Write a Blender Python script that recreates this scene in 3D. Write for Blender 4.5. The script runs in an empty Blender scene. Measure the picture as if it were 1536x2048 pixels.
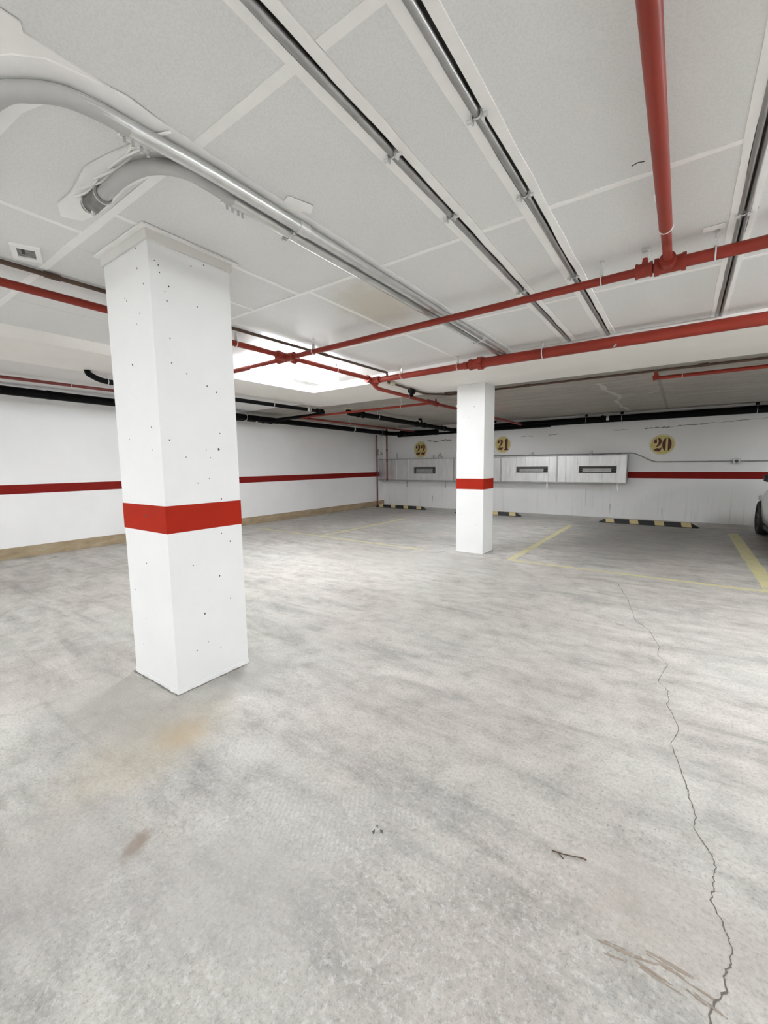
import bpy, bmesh, math, random
from mathutils import Vector, Matrix
random.seed(7)
PI = math.pi
C = bpy.context.scene.collection
scn = bpy.context.scene

# ------------------------------------------------------------------ camera
cd = bpy.data.cameras.new('camera'); cam = bpy.data.objects.new('camera', cd); C.objects.link(cam)
cd.sensor_fit = 'VERTICAL'; cd.sensor_height = 36.0; cd.lens = 837.597 / 2048 * 36
cd.clip_start = 0.05; cd.clip_end = 100
r_ = Vector((0.8156445, 0.5784389, -0.0115109)); u_ = Vector((-0.0554209, 0.0979214, 0.9936498)); f_ = Vector((-0.5758928, 0.8098271, -0.1119267))
M = Matrix((r_, u_, -f_)).transposed().to_4x4(); M.translation = Vector((0, 0, 1.4)); cam.matrix_world = M
scn.camera = cam
# ------------------------------------------------------------------ world, exposure
w = bpy.data.worlds.new('world'); scn.world = w; w.use_nodes = True
w.node_tree.nodes['Background'].inputs[0].default_value = (0.9, 0.95, 1, 1); w.node_tree.nodes['Background'].inputs[1].default_value = 0.0
scn.view_settings.view_transform = 'Standard'; scn.view_settings.look = 'None'; scn.view_settings.gamma = 1
scn.view_settings.use_curve_mapping = False
scn.view_settings.exposure = 0.0
LAMP = 74.0            # emission of the fluorescent lenses
# ------------------------------------------------------------------ levels
XL, YB, XR, YF = -8.5, 11.95, 8.5, -9.0
ZC, ZS, ZL = 2.71, 2.60, 2.612

# ------------------------------------------------------------------ materials
def new_mat(name):
    m = bpy.data.materials.new(name); m.use_nodes = True
    nt = m.node_tree; b = nt.nodes['Principled BSDF']
    return m, nt, b
def pos(nt, scale=(1, 1, 1), rot=(0, 0, 0)):
    g = nt.nodes.new('ShaderNodeNewGeometry'); mp = nt.nodes.new('ShaderNodeMapping')
    mp.inputs['Scale'].default_value = scale; mp.inputs['Rotation'].default_value = rot
    nt.links.new(g.outputs['Position'], mp.inputs['Vector']); return mp.outputs['Vector']
def noise(nt, vec, scale, detail=4, rough=0.55, dist=0.0):
    n = nt.nodes.new('ShaderNodeTexNoise'); n.inputs['Scale'].default_value = scale; n.inputs['Detail'].default_value = detail
    n.inputs['Roughness'].default_value = rough; n.inputs['Distortion'].default_value = dist
    nt.links.new(vec, n.inputs['Vector']); return n.outputs['Fac']
def ramp(nt, fac, stops):
    r = nt.nodes.new('ShaderNodeValToRGB'); el = r.color_ramp.elements
    while len(el) < len(stops): el.new(0.5)
    for e, (p, c) in zip(el, stops):
        e.position = p; e.color = (c[0], c[1], c[2], 1) if hasattr(c, '__len__') else (c, c, c, 1)
    nt.links.new(fac, r.inputs['Fac']); return r.outputs['Color']
def mix(nt, a, b, fac, mode='MIX'):
    m = nt.nodes.new('ShaderNodeMix'); m.data_type = 'RGBA'; m.blend_type = mode
    for s, v in ((m.inputs[6], a), (m.inputs[7], b), (m.inputs[0], fac)):
        if hasattr(v, 'is_linked'): nt.links.new(v, s)
        elif s == m.inputs[0]: s.default_value = v
        else: s.default_value = (*v, 1)
    return m.outputs[2]
def math_(nt, op, a, b=0.0):
    m = nt.nodes.new('ShaderNodeMath'); m.operation = op
    for s, v in ((m.inputs[0], a), (m.inputs[1], b)):
        if hasattr(v, 'is_linked'): nt.links.new(v, s)
        else: s.default_value = v
    return m.outputs[0]
def bump(nt, b, h, strength=0.2, dist=0.01):
    n = nt.nodes.new('ShaderNodeBump'); n.inputs['Strength'].default_value = strength; n.inputs['Distance'].default_value = dist
    nt.links.new(h, n.inputs['Height']); nt.links.new(n.outputs['Normal'], b.inputs['Normal'])
def spot(nt, c, rad, stretch=(1, 1, 1), rotz=0.0, soft=0.35, jag=0.5):
    """mask of a stain or tone patch of its own shape at a place: 1 inside, ragged edge"""
    g = nt.nodes.new('ShaderNodeNewGeometry')
    s = nt.nodes.new('ShaderNodeVectorMath'); s.operation = 'SUBTRACT'; s.inputs[1].default_value = c
    nt.links.new(g.outputs['Position'], s.inputs[0])
    mp = nt.nodes.new('ShaderNodeMapping'); mp.vector_type = 'POINT'; mp.inputs['Scale'].default_value = stretch
    rt = nt.nodes.new('ShaderNodeVectorRotate'); rt.rotation_type = 'Z_AXIS'; rt.inputs['Angle'].default_value = -rotz
    nt.links.new(s.outputs[0], rt.inputs['Vector']); nt.links.new(rt.outputs[0], mp.inputs['Vector'])
    l = nt.nodes.new('ShaderNodeVectorMath'); l.operation = 'LENGTH'; nt.links.new(mp.outputs[0], l.inputs[0])
    n = noise(nt, pos(nt), 7 / max(rad, .05) * .35, 5, .6)
    d = math_(nt, 'ADD', math_(nt, 'DIVIDE', l.outputs['Value'], rad), math_(nt, 'MULTIPLY', math_(nt, 'SUBTRACT', n, 0.5), jag * 2))
    mr = nt.nodes.new('ShaderNodeMapRange'); mr.interpolation_type = 'SMOOTHSTEP'
    mr.inputs['From Min'].default_value = 1 + soft; mr.inputs['From Max'].default_value = 1 - soft * 1.6
    nt.links.new(d, mr.inputs['Value']); return mr.outputs['Result']

def simple(name, col, rough=0.5, metal=0.0, var=0.08, vs=6.0, bs=0.0, bscale=60, coat=0.0, spec=None):
    m, nt, b = new_mat(name)
    n = noise(nt, pos(nt), vs, 5)
    lo = tuple(max(0, c * (1 - var)) for c in col); hi = tuple(min(1, c * (1 + var)) for c in col)
    nt.links.new(ramp(nt, n, [(0.3, lo), (0.7, hi)]), b.inputs['Base Color'])
    b.inputs['Roughness'].default_value = rough; b.inputs['Metallic'].default_value = metal
    if spec is not None: b.inputs['Specular IOR Level'].default_value = spec
    if coat: b.inputs['Coat Weight'].default_value = coat
    if bs: bump(nt, b, noise(nt, pos(nt), bscale, 4), bs, 0.004)
    return m

MAT = {}
MAT['white_wall'] = simple('white_wall_paint', (0.84, 0.84, 0.835), 0.55, var=0.03, vs=1.2, bs=0.12, bscale=35)
MAT['white_column'] = simple('white_column_paint', (0.86, 0.865, 0.86), 0.5, var=0.02, vs=3, bs=0.15, bscale=30)
MAT['collar'] = simple('collar_paint', (0.77, 0.76, 0.73), 0.6, var=0.03)
MAT['soffit'] = simple('soffit_paint', (0.90, 0.88, 0.84), 0.65, var=0.03, vs=1.5, bs=0.1)
MAT['slab_white'] = simple('painted_slab', (0.78, 0.77, 0.76), 0.65, var=0.04, vs=2, bs=0.1)
MAT['red_stripe'] = simple('red_stripe_paint', (0.35, 0.020, 0.008), 0.75, var=0.06, spec=0.12)
MAT['dark_stripe'] = simple('dark_red_stripe_paint', (0.20, 0.012, 0.009), 0.75, var=0.08, spec=0.12)
MAT['pipe_red'] = simple('red_pipe_paint', (0.24, 0.027, 0.015), 0.4, var=0.10, vs=3, spec=0.3)
MAT['pipe_dark_red'] = simple('dark_red_pipe_paint', (0.16, 0.018, 0.014), 0.4, var=0.10)
MAT['brown'] = simple('brown_pipe_paint', (0.075, 0.040, 0.025), 0.5, var=0.3, vs=5)
MAT['black'] = simple('black_cast_iron', (0.0022, 0.0022, 0.0025), 0.55, var=0.3, vs=8, spec=0.12)
MAT['galv'] = simple('galvanised_steel', (0.62, 0.63, 0.62), 0.33, 0.85, var=0.08, vs=12)
MAT['emt'] = simple('conduit_steel', (0.36, 0.36, 0.355), 0.38, 0.8, var=0.12, vs=10)
MAT['grey_pvc'] = simple('grey_painted_conduit', (0.46, 0.46, 0.45), 0.45, 0.1, var=0.06)
MAT['zinc'] = simple('zinc_hardware', (0.66, 0.66, 0.65), 0.4, 0.6, var=0.1, vs=30)
MAT['tape'] = simple('white_joint_tape', (0.93, 0.925, 0.91), 0.5, var=0.03, vs=9, bs=0.25, bscale=40)
MAT['gap'] = simple('dark_gap', (0.05, 0.05, 0.05), 0.8)
MAT['hole'] = simple('dark_bug_hole', (0.07, 0.065, 0.06), 0.9)
MAT['foot_shade'] = simple('painted_foot_shade', (0.22, 0.205, 0.18), 0.9, var=0.5, vs=22)  # contact shade painted on the floor round the columns
MAT['yellow'] = None
MAT['rubber'] = simple('black_rubber', (0.018, 0.018, 0.019), 0.7, var=0.2, vs=20)
MAT['patch_yellow'] = simple('yellow_marking', (0.52, 0.42, 0.21), 0.6, var=0.12, vs=25)
MAT['maroon'] = simple('maroon_stencil_paint', (0.085, 0.012, 0.010), 0.6, var=0.2, vs=20)
MAT['faint'] = simple('dark_grey_sheet', (0.22, 0.22, 0.21), 0.7, var=0.3, vs=30)
MAT['car_paint'] = simple('white_car_paint', (0.72, 0.73, 0.73), 0.25, var=0.01, coat=0.6)
MAT['glass_dark'] = simple('tinted_glass', (0.015, 0.017, 0.018), 0.06, var=0.05)
MAT['rim'] = simple('dark_alloy_rim', (0.05, 0.05, 0.052), 0.4, 0.5)
MAT['lamp_red'] = simple('red_lamp_plastic', (0.35, 0.01, 0.01), 0.15)
MAT['lamp_clear'] = simple('clear_lamp_plastic', (0.55, 0.56, 0.57), 0.1)
MAT['plastic_black'] = simple('black_plastic', (0.02, 0.02, 0.02), 0.5)
MAT['putty'] = simple('cream_putty', (0.55, 0.50, 0.36), 0.7, var=0.15, vs=30)
MAT['housing'] = simple('white_enamel', (0.85, 0.85, 0.85), 0.35, var=0.01)
MAT['twig'] = simple('dry_twig', (0.10, 0.065, 0.04), 0.8, var=0.3, vs=40)

def m_lens(name, power):
    m, nt, b = new_mat(name); e = b
    e.inputs['Base Color'].default_value = (0.9, 0.9, 0.9, 1); e.inputs['Emission Color'].default_value = (0.955, 0.99, 1.02, 1)
    e.inputs['Emission Strength'].default_value = power; return m
MAT['lens'] = m_lens('lit_lens', LAMP); MAT['lens_fill'] = m_lens('lit_lens_fill_lamp', LAMP * 1.0); MAT['lens_end'] = m_lens('milky_end_cap', LAMP * 0.22)  # second lens serves the added bay lamps only

def m_panel():
    m, nt, b = new_mat('ceiling_board')
    n = noise(nt, pos(nt), 1.5, 4)
    base = ramp(nt, n, [(0.3, (0.78, 0.785, 0.775)), (0.7, (0.81, 0.815, 0.805))])
    speck = ramp(nt, noise(nt, pos(nt), 120, 2), [(0.35, 0.93), (0.6, 1.0)])
    base = mix(nt, base, speck, 1.0, 'MULTIPLY')
    base = mix(nt, base, (0.56, 0.50, 0.37), math_(nt, 'MULTIPLY', spot(nt, (-2.15, 2.95, ZC), 0.30, (1, 0.6, 1), 0.3), 0.55))
    nt.links.new(base, b.inputs['Base Color'])
    b.inputs['Roughness'].default_value = 0.42
    wr = noise(nt, pos(nt, (1, 2.2, 1), (0, 0, 0.5)), 5.0, 3, 0.5, 0.6)
    bump(nt, b, wr, 0.10, 0.01)
    return m
MAT['panel'] = m_panel()

def m_raw():
    m, nt, b = new_mat('raw_concrete_ceiling')
    n = noise(nt, pos(nt, (0.6, 3, 1)), 2.2, 6, 0.6)
    base = ramp(nt, n, [(0.3, (0.34, 0.315, 0.28)), (0.55, (0.42, 0.395, 0.355)), (0.75, (0.49, 0.465, 0.43))])
    fine = ramp(nt, noise(nt, pos(nt), 45, 4), [(0.3, 0.86), (0.7, 1.06)])
    nt.links.new(mix(nt, base, fine, 1.0, 'MULTIPLY'), b.inputs['Base Color'])
    b.inputs['Roughness'].default_value = 0.85
    bump(nt, b, noise(nt, pos(nt), 25, 5), 0.35, 0.01); return m
MAT['raw'] = m_raw()

def m_back():
    m, nt, b = new_mat('stained_white_wall_paint')
    n = noise(nt, pos(nt), 0.9, 5)
    base = ramp(nt, n, [(0.3, (0.76, 0.76, 0.745)), (0.7, (0.82, 0.82, 0.81))])
    dr = noise(nt, pos(nt, (7, 1, 0.35)), 1.6, 6, 0.65)
    g = nt.nodes.new('ShaderNodeNewGeometry'); sx = nt.nodes.new('ShaderNodeSeparateXYZ'); nt.links.new(g.outputs['Position'], sx.inputs[0])
    mr = nt.nodes.new('ShaderNodeMapRange'); mr.inputs['From Min'].default_value = 0.95; mr.inputs['From Max'].default_value = 0.2
    nt.links.new(sx.outputs['Z'], mr.inputs['Value'])
    drip = ramp(nt, dr, [(0.54, 0.0), (0.78, 1.0)])
    base = mix(nt, base, (0.46, 0.45, 0.42), math_(nt, 'MULTIPLY', math_(nt, 'MULTIPLY', drip, mr.outputs['Result']), 0.6))
    nt.links.new(base, b.inputs['Base Color']); b.inputs['Roughness'].default_value = 0.6
    bump(nt, b, noise(nt, pos(nt), 14, 5), 0.25, 0.01); return m
MAT['back_wall'] = m_back()

def m_base():
    m, nt, b = new_mat('tan_baseboard_paint')
    n = noise(nt, pos(nt, (1, 1, 3)), 3.5, 6, 0.65)
    nt.links.new(ramp(nt, n, [(0.25, (0.24, 0.18, 0.11)), (0.5, (0.34, 0.26, 0.16)), (0.8, (0.45, 0.38, 0.27))]), b.inputs['Base Color'])
    b.inputs['Roughness'].default_value = 0.6; return m
MAT['baseboard'] = m_base()

def m_yellow():
    m, nt, b = new_mat('worn_yellow_line_paint')
    n = noise(nt, pos(nt), 9, 6, 0.65)
    nt.links.new(ramp(nt, n, [(0.32, (0.52, 0.50, 0.42)), (0.48, (0.64, 0.595, 0.33)), (0.8, (0.72, 0.67, 0.34))]), b.inputs['Base Color'])
    b.inputs['Roughness'].default_value = 0.6; return m
MAT['yellow'] = m_yellow()

def m_disc():
    m, nt, b = new_mat('sprayed_yellow_disc')
    n = noise(nt, pos(nt), 14, 4)
    nt.links.new(ramp(nt, n, [(0.3, (0.52, 0.43, 0.14)), (0.7, (0.62, 0.53, 0.22))]), b.inputs['Base Color'])
    b.inputs['Roughness'].default_value = 0.6; return m
MAT['disc'] = m_disc()
MAT['disc_halo'] = simple('thin_yellow_overspray', (0.64, 0.59, 0.38), 0.6, var=0.1, vs=14)

def m_duct():
    m, nt, b = new_mat('sheet_metal')
    n = noise(nt, pos(nt, (3, 1, 0.5)), 3.0, 5)
    nt.links.new(ramp(nt, n, [(0.3, (0.56, 0.57, 0.57)), (0.7, (0.72, 0.72, 0.71))]), b.inputs['Base Color'])
    b.inputs['Metallic'].default_value = 0.8
    nt.links.new(ramp(nt, noise(nt, pos(nt), 6, 4), [(0.3, 0.28), (0.7, 0.46)]), b.inputs['Roughness'])
    bump(nt, b, noise(nt, pos(nt, (1, 1, 0.4)), 4, 3), 0.15, 0.02); return m
MAT['duct'] = m_duct()

def m_floor():
    m, nt, b = new_mat('worn_concrete_floor')
    big = noise(nt, pos(nt), 0.42, 5, 0.55)
    base = ramp(nt, big, [(0.30, (0.44, 0.423, 0.395)), (0.50, (0.51, 0.495, 0.468)), (0.72, (0.57, 0.558, 0.535))])
    # stretched pale and dark streaks over trowel swirl
    st = noise(nt, pos(nt, (0.55, 3.2, 1), (0, 0, -0.30)), 1.7, 6, 0.62, 0.7)
    base = mix(nt, base, ramp(nt, st, [(0.28, 0.66), (0.46, 0.96), (0.62, 1.08), (0.8, 1.16)]), 0.85, 'MULTIPLY')
    sw = noise(nt, pos(nt, (1, 1.7, 1), (0, 0, 0.5)), 1.3, 8, 0.65, 2.2)
    base = mix(nt, base, ramp(nt, sw, [(0.33, 0.80), (0.5, 1.0), (0.68, 1.08)]), 0.8, 'MULTIPLY')
    mid = noise(nt, pos(nt), 7, 8, 0.68)
    base = mix(nt, base, ramp(nt, mid, [(0.30, 0.74), (0.48, 1.0), (0.7, 1.10)]), 0.9, 'MULTIPLY')
    bl_ = noise(nt, pos(nt, (1.0, 1.5, 1), (0, 0, 0.7)), 2.6, 7, 0.7)
    base = mix(nt, base, ramp(nt, bl_, [(0.30, (0.76, 0.75, 0.735)), (0.47, (0.99, 0.99, 0.99)), (0.66, (1.06, 1.06, 1.06))]), 0.85, 'MULTIPLY')
    fine = noise(nt, pos(nt), 70, 7, 0.78)
    base = mix(nt, base, ramp(nt, fine, [(0.32, 0.56), (0.47, 0.97), (0.66, 1.16)]), 0.95, 'MULTIPLY')
    hue = noise(nt, pos(nt), 0.8, 3)
    base = mix(nt, base, ramp(nt, hue, [(0.35, (1.025, 0.985, 0.965)), (0.55, (1.01, 1, 0.985)), (0.7, (1.0, 1.0, 0.96))]), 1.0, 'MULTIPLY')
    # flaked lighter scabs near the camera
    scab = math_(nt, 'MULTIPLY', ramp(nt, noise(nt, pos(nt), 38, 8, 0.8, 0.1), [(0.52, 0.0), (0.60, 1.0)]), spot(nt, (-0.9, 0.7, 0), 1.25, (0.8, 1.2, 1), 0.5, 0.6, 0.5))
    base = mix(nt, base, (0.74, 0.735, 0.72), math_(nt, 'MULTIPLY', scab, 0.55))
    pit = math_(nt, 'MULTIPLY', ramp(nt, noise(nt, pos(nt, (1.1, .9, 1)), 44, 8, 0.8, 0.1), [(0.38, 1.0), (0.46, 0.0)]), spot(nt, (-0.9, 0.8, 0), 1.3, (0.8, 1.2, 1), 0.5, 0.6, 0.5))
    base = mix(nt, base, (0.33, 0.32, 0.30), math_(nt, 'MULTIPLY', pit, 0.6))
    # floor stains and darker patches; bay ones partly paint the dim light in
    for c, rad, col, k, stv, rz in (((-2.12, 0.95, 0), 0.42, (0.60, 0.52, 0.39), 0.42, (1.7, 0.9, 1), 0.15),
                               ((-2.09, 1.06, 0), 0.13, (0.60, 0.46, 0.28), 0.55, (1, 1, 1), 0),
                               ((-1.59, 0.61, 0), 0.055, (0.27, 0.20, 0.15), 0.85, (1.6, 0.8, 1), 0.5),
                               ((0.05, 1.42, 0), 0.22, (0.42, 0.37, 0.32), 0.32, (0.8, 1.3, 1), 0.4),
                               ((-0.10, 1.50, 0), 0.16, (0.46, 0.42, 0.38), 0.3, (1, 1, 1), 0),
                               ((-1.15, 0.72, 0), 0.30, (0.44, 0.42, 0.40), 0.5, (0.8, 1.3, 1), 0.5),
                               ((-1.75, 0.32, 0), 0.35, (0.44, 0.42, 0.40), 0.45, (1, 1, 1), 0),
                               ((-2.60, 1.00, 0), 0.38, (0.42, 0.41, 0.37), 0.55, (0.7, 1.4, 1), 0.1),  # greyer zones at the column foot
                               ((-2.30, 1.55, 0), 0.25, (0.42, 0.41, 0.37), 0.5, (1.4, 0.8, 1), 0.0),
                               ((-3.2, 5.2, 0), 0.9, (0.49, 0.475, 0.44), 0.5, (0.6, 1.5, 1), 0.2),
                               ((-0.6, 9.4, 0), 2.2, (0.27, 0.26, 0.245), 0.75, (1.6, 0.8, 1), 0.0),  # wide bay patches: dirt plus the bays' dimmer light, as colour
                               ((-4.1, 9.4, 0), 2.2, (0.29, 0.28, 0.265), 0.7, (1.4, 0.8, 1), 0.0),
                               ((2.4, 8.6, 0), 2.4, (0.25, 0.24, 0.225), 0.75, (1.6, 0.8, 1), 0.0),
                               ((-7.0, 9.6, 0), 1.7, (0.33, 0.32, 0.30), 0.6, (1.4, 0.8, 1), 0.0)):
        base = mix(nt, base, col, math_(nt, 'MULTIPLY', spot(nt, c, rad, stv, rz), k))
    # tyre tread prints
    for c, rz, L in (((-1.05, 1.22, 0), 0.55, 0.62), ((-0.95, 1.06, 0), 0.5, 0.5)):
        wv = nt.nodes.new('ShaderNodeTexWave'); wv.wave_type = 'BANDS'; wv.bands_direction = 'X'
        wv.inputs['Scale'].default_value = 16; wv.inputs['Distortion'].default_value = 3; wv.inputs['Detail'].default_value = 2
        nt.links.new(pos(nt, (1, 1, 1), (0, 0, -rz)), wv.inputs['Vector'])
        k = math_(nt, 'MULTIPLY', spot(nt, c, L, (1, 6.0, 1), rz, 0.4, 0.4), ramp(nt, wv.outputs['Fac'], [(0.4, 0.0), (0.6, 1.0)]))
        base = mix(nt, base, (0.42, 0.41, 0.395), math_(nt, 'MULTIPLY', k, 0.35))
    nt.links.new(base, b.inputs['Base Color'])
    nt.links.new(ramp(nt, sw, [(0.3, 0.62), (0.7, 0.42)]), b.inputs['Roughness'])
    b.inputs['Specular IOR Level'].default_value = 0.35
    h = math_(nt, 'ADD', math_(nt, 'MULTIPLY', fine, 0.5), math_(nt, 'ADD', math_(nt, 'MULTIPLY', mid, 0.8), math_(nt, 'MULTIPLY', st, 1.2)))
    bump(nt, b, h, 0.5, 0.014)
    return m
MAT['floor'] = m_floor()

# ------------------------------------------------------------------ mesh helpers
ORG = {}
class MB:
    def __init__(s): s.v = []; s.f = []; s.sm = []
    def add(s, vs, fs, smooth=False):
        o = len(s.v); s.v += [tuple(x) for x in vs]; s.f += [tuple(i + o for i in f) for f in fs]; s.sm += [smooth] * len(fs); return s
    def box(s, x0, x1, y0, y1, z0, z1):
        v = [(x, y, z) for z in (z0, z1) for y in (y0, y1) for x in (x0, x1)]
        return s.add(v, [(0, 2, 3, 1), (4, 5, 7, 6), (0, 1, 5, 4), (2, 6, 7, 3), (0, 4, 6, 2), (1, 3, 7, 5)])
    def prism(s, poly, lo, hi, plane='xy'):
        n = len(poly)
        mk = {'xy': lambda p, t: (p[0], p[1], t), 'xz': lambda p, t: (p[0], t, p[1]), 'yz': lambda p, t: (t, p[0], p[1])}[plane]
        v = [mk(p, lo) for p in poly] + [mk(p, hi) for p in poly]
        f = [tuple(range(n)), tuple(range(2 * n - 1, n - 1, -1))] + [(i, (i + 1) % n, n + (i + 1) % n, n + i) for i in range(n)]
        return s.add(v, f)
    def tube(s, pts, r, n=14, caps=True):
        P = [Vector(p) for p in pts]; k = len(P); R = r if hasattr(r, '__len__') else [r] * k
        T = []
        for i in range(k):
            a = P[max(i - 1, 0)]; c = P[min(i + 1, k - 1)]; T.append((c - a).normalized())
        ref = Vector((0, 0, 1)) if abs(T[0].z) < 0.9 else Vector((1, 0, 0))
        N = (ref - T[0] * ref.dot(T[0])).normalized()
        v = []
        for i in range(k):
            N = (N - T[i] * N.dot(T[i])).normalized(); B = T[i].cross(N)
            for j in range(n):
                a = 2 * PI * j / n; v.append(P[i] + (N * math.cos(a) + B * math.sin(a)) * R[i])
        f = [(i * n + j, i * n + (j + 1) % n, (i + 1) * n + (j + 1) % n, (i + 1) * n + j) for i in range(k - 1) for j in range(n)]
        s.add(v, f, True)
        if caps: s.add(v[:n], [tuple(range(n - 1, -1, -1))]); s.add(v[-n:], [tuple(range(n))])
        return s
    def ring(s, c, axis, R, r, n=18, m=6):
        c = Vector(c); ax = Vector(axis).normalized(); ref = Vector((0, 0, 1)) if abs(ax.z) < .9 else Vector((1, 0, 0))
        U = (ref - ax * ref.dot(ax)).normalized(); V = ax.cross(U); v = []
        for i in range(n):
            a = 2 * PI * i / n; d = U * math.cos(a) + V * math.sin(a)
            for j in range(m):
                b = 2 * PI * j / m; v.append(c + d * (R + r * math.cos(b)) + ax * r * math.sin(b))
        f = [(i * m + j, ((i + 1) % n) * m + j, ((i + 1) % n) * m + (j + 1) % m, i * m + (j + 1) % m) for i in range(n) for j in range(m)]
        return s.add(v, f, True)
    def build(s, name, mat, parent=None, bevel=0.0, label=None, kind=None):
        me = bpy.data.meshes.new(name)
        off = Vector(ORG.get(parent.name, (0, 0, 0))) if parent else Vector((0, 0, 0))
        me.from_pydata([tuple(Vector(v) - off) for v in s.v], [], s.f)
        me.polygons.foreach_set('use_smooth', s.sm)
        bm = bmesh.new(); bm.from_mesh(me)
        if bevel:
            bmesh.ops.remove_doubles(bm, verts=bm.verts, dist=1e-5)
            ed = [e for e in bm.edges if len(e.link_faces) == 2 and e.calc_face_angle(0) > 0.5]
            bmesh.ops.bevel(bm, geom=ed, offset=bevel, segments=2, affect='EDGES', profile=0.6)
        bmesh.ops.recalc_face_normals(bm, faces=bm.faces); bm.to_mesh(me); bm.free()
        me.materials.append(MAT[mat] if isinstance(mat, str) else mat)
        o = bpy.data.objects.new(name, me); C.objects.link(o)
        if parent: o.parent = parent; ORG[o.name] = tuple(off)
        else: ORG[o.name] = (0, 0, 0)
        if label: o['label'] = label
        if kind: o['kind'] = kind
        return o
def thing(name, label, cat, loc=(0, 0, 0), group=None):
    o = bpy.data.objects.new(name, None); C.objects.link(o); o.location = loc; o.empty_display_size = .1
    ORG[o.name] = tuple(loc); o['label'] = label; o['category'] = cat
    if group: o['group'] = group
    return o
def struct(name, mb, mat, bevel=0): return mb.build(name, mat, None, bevel, kind='structure')
def tree_copy(o, loc, label):
    c = o.copy(); C.objects.link(c); c.location = loc; c['label'] = label
    for ch in list(o.children):
        d = ch.copy(); C.objects.link(d); d.parent = c
        for g in list(ch.children):
            e = g.copy(); C.objects.link(e); e.parent = d
    return c
def fillet(pts, rad, n=6):
    P = [Vector(p) for p in pts]; out = [P[0]]
    for i in range(1, len(P) - 1):
        a = (P[i - 1] - P[i]); b = (P[i + 1] - P[i]); d = min(rad, a.length * .49, b.length * .49)
        A = P[i] + a.normalized() * d; B = P[i] + b.normalized() * d
        for k in range(n + 1):
            t = k / n; out.append(A * (1 - t) ** 2 + P[i] * 2 * t * (1 - t) + B * t * t)
    out.append(P[-1]); return out
def smoothline(pts, n=6):
    P = [Vector(p) for p in pts]; P = [P[0] * 2 - P[1]] + P + [P[-1] * 2 - P[-2]]; out = []
    for i in range(1, len(P) - 2):
        for k in range(n):
            t = k / n; a, b, c, d = P[i - 1], P[i], P[i + 1], P[i + 2]
            out.append(0.5 * ((2 * b) + (c - a) * t + (2 * a - 5 * b + 4 * c - d) * t * t + (3 * b - a - 3 * c + d) * t ** 3))
    out.append(P[-2]); return out
def ribbon(mb, pts, wid, z, jit=0.0):
    """thin flat strip along a polyline in the floor plane"""
    P = [Vector((p[0], p[1], 0)) for p in pts]; v = []
    for i, p in enumerate(P):
        t = (P[min(i + 1, len(P) - 1)] - P[max(i - 1, 0)]).normalized(); nrm = Vector((-t.y, t.x, 0))
        ww = (wid[i] if hasattr(wid, '__len__') else wid) * (1 + random.uniform(-jit, jit))
        v += [(*(p + nrm * ww / 2).xy, z), (*(p - nrm * ww / 2).xy, z)]
    return mb.add(v, [(2 * i, 2 * i + 1, 2 * i + 3, 2 * i + 2) for i in range(len(P) - 1)])
def wobble(pts, amp, sub=4):
    out = []
    for a, b in zip(pts[:-1], pts[1:]):
        for k in range(sub):
            t = k / sub; j = amp if (k or out) else 0
            out.append((a[0] + (b[0] - a[0]) * t + random.uniform(-j, j), a[1] + (b[1] - a[1]) * t + random.uniform(-j, j)))
    out.append(pts[-1]); return out

# ================================================================== SETTING
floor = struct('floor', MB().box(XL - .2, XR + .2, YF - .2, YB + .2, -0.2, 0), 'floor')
wall_left = struct('wall_left', MB().box(XL - .2, XL, YF - .2, YB + .2, 0, 3.0), 'white_wall')
wall_back = struct('wall_back', MB().box(XL, XR, YB, YB + .2, 0, 3.0), 'back_wall')
wall_right = struct('wall_right', MB().box(XR, XR + .2, YF - .2, YB + .2, 0, 3.0), 'white_wall')
wall_front = struct('wall_front', MB().box(XL, XR, YF - .2, YF, 0, 3.0), 'white_wall')
ceiling = struct('ceiling', MB().box(XL - .2, XR + .2, YF - .2, YB + .2, 2.80, 3.0), 'raw')
baseboard_left = struct('baseboard_left', MB().box(XL, XL + .02, YF, YB, 0, .175), 'baseboard', .004)

# painted bands on the walls
MB().box(XL - .001, XL + .002, YF, YB - .002, 1.01, 1.157).build('stripe', 'dark_stripe', wall_left, label='dark red painted stripe along the left wall')
MB().box(XL + .003, XR - .003, YB - .002, YB + .001, 1.005, 1.160).build('stripe', 'dark_stripe', wall_back, label='dark red painted stripe along the back wall')
for wl, b in ((wall_right, (XR - .002, XR + .001, YF, YB)), (wall_front, (XL + .01, XR - .01, YF - .001, YF + .002))):
    MB().box(*b, 1.005, 1.16).build('stripe', 'dark_stripe', wl, label='dark red painted stripe')

# lower slab around the raised bay, and the beams that edge it
MB().box(XL, -6.18, YF, 6.0, ZL, 2.80).build('lower_slab', 'slab_white', ceiling, label='painted lower slab beside the left beam')
MB().prism([(XL, 6.0), (-6.18, 6.0), (-6.18, 6.46), (XR, 6.46), (XR, YB), (XL, YB)], ZL, 2.80).build('lower_slab', 'raw', ceiling, label='bare grey concrete slab over the parking bays')
MB().prism([(-6.18, YF), (-5.08, YF), (-5.08, 5.17), (-2.4, 5.04), (XR, 5.0), (XR, 6.46), (-6.18, 6.46)], ZS, 2.80).build('beam', 'soffit', ceiling, label='shallow cream painted beam edging the raised ceiling')
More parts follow.
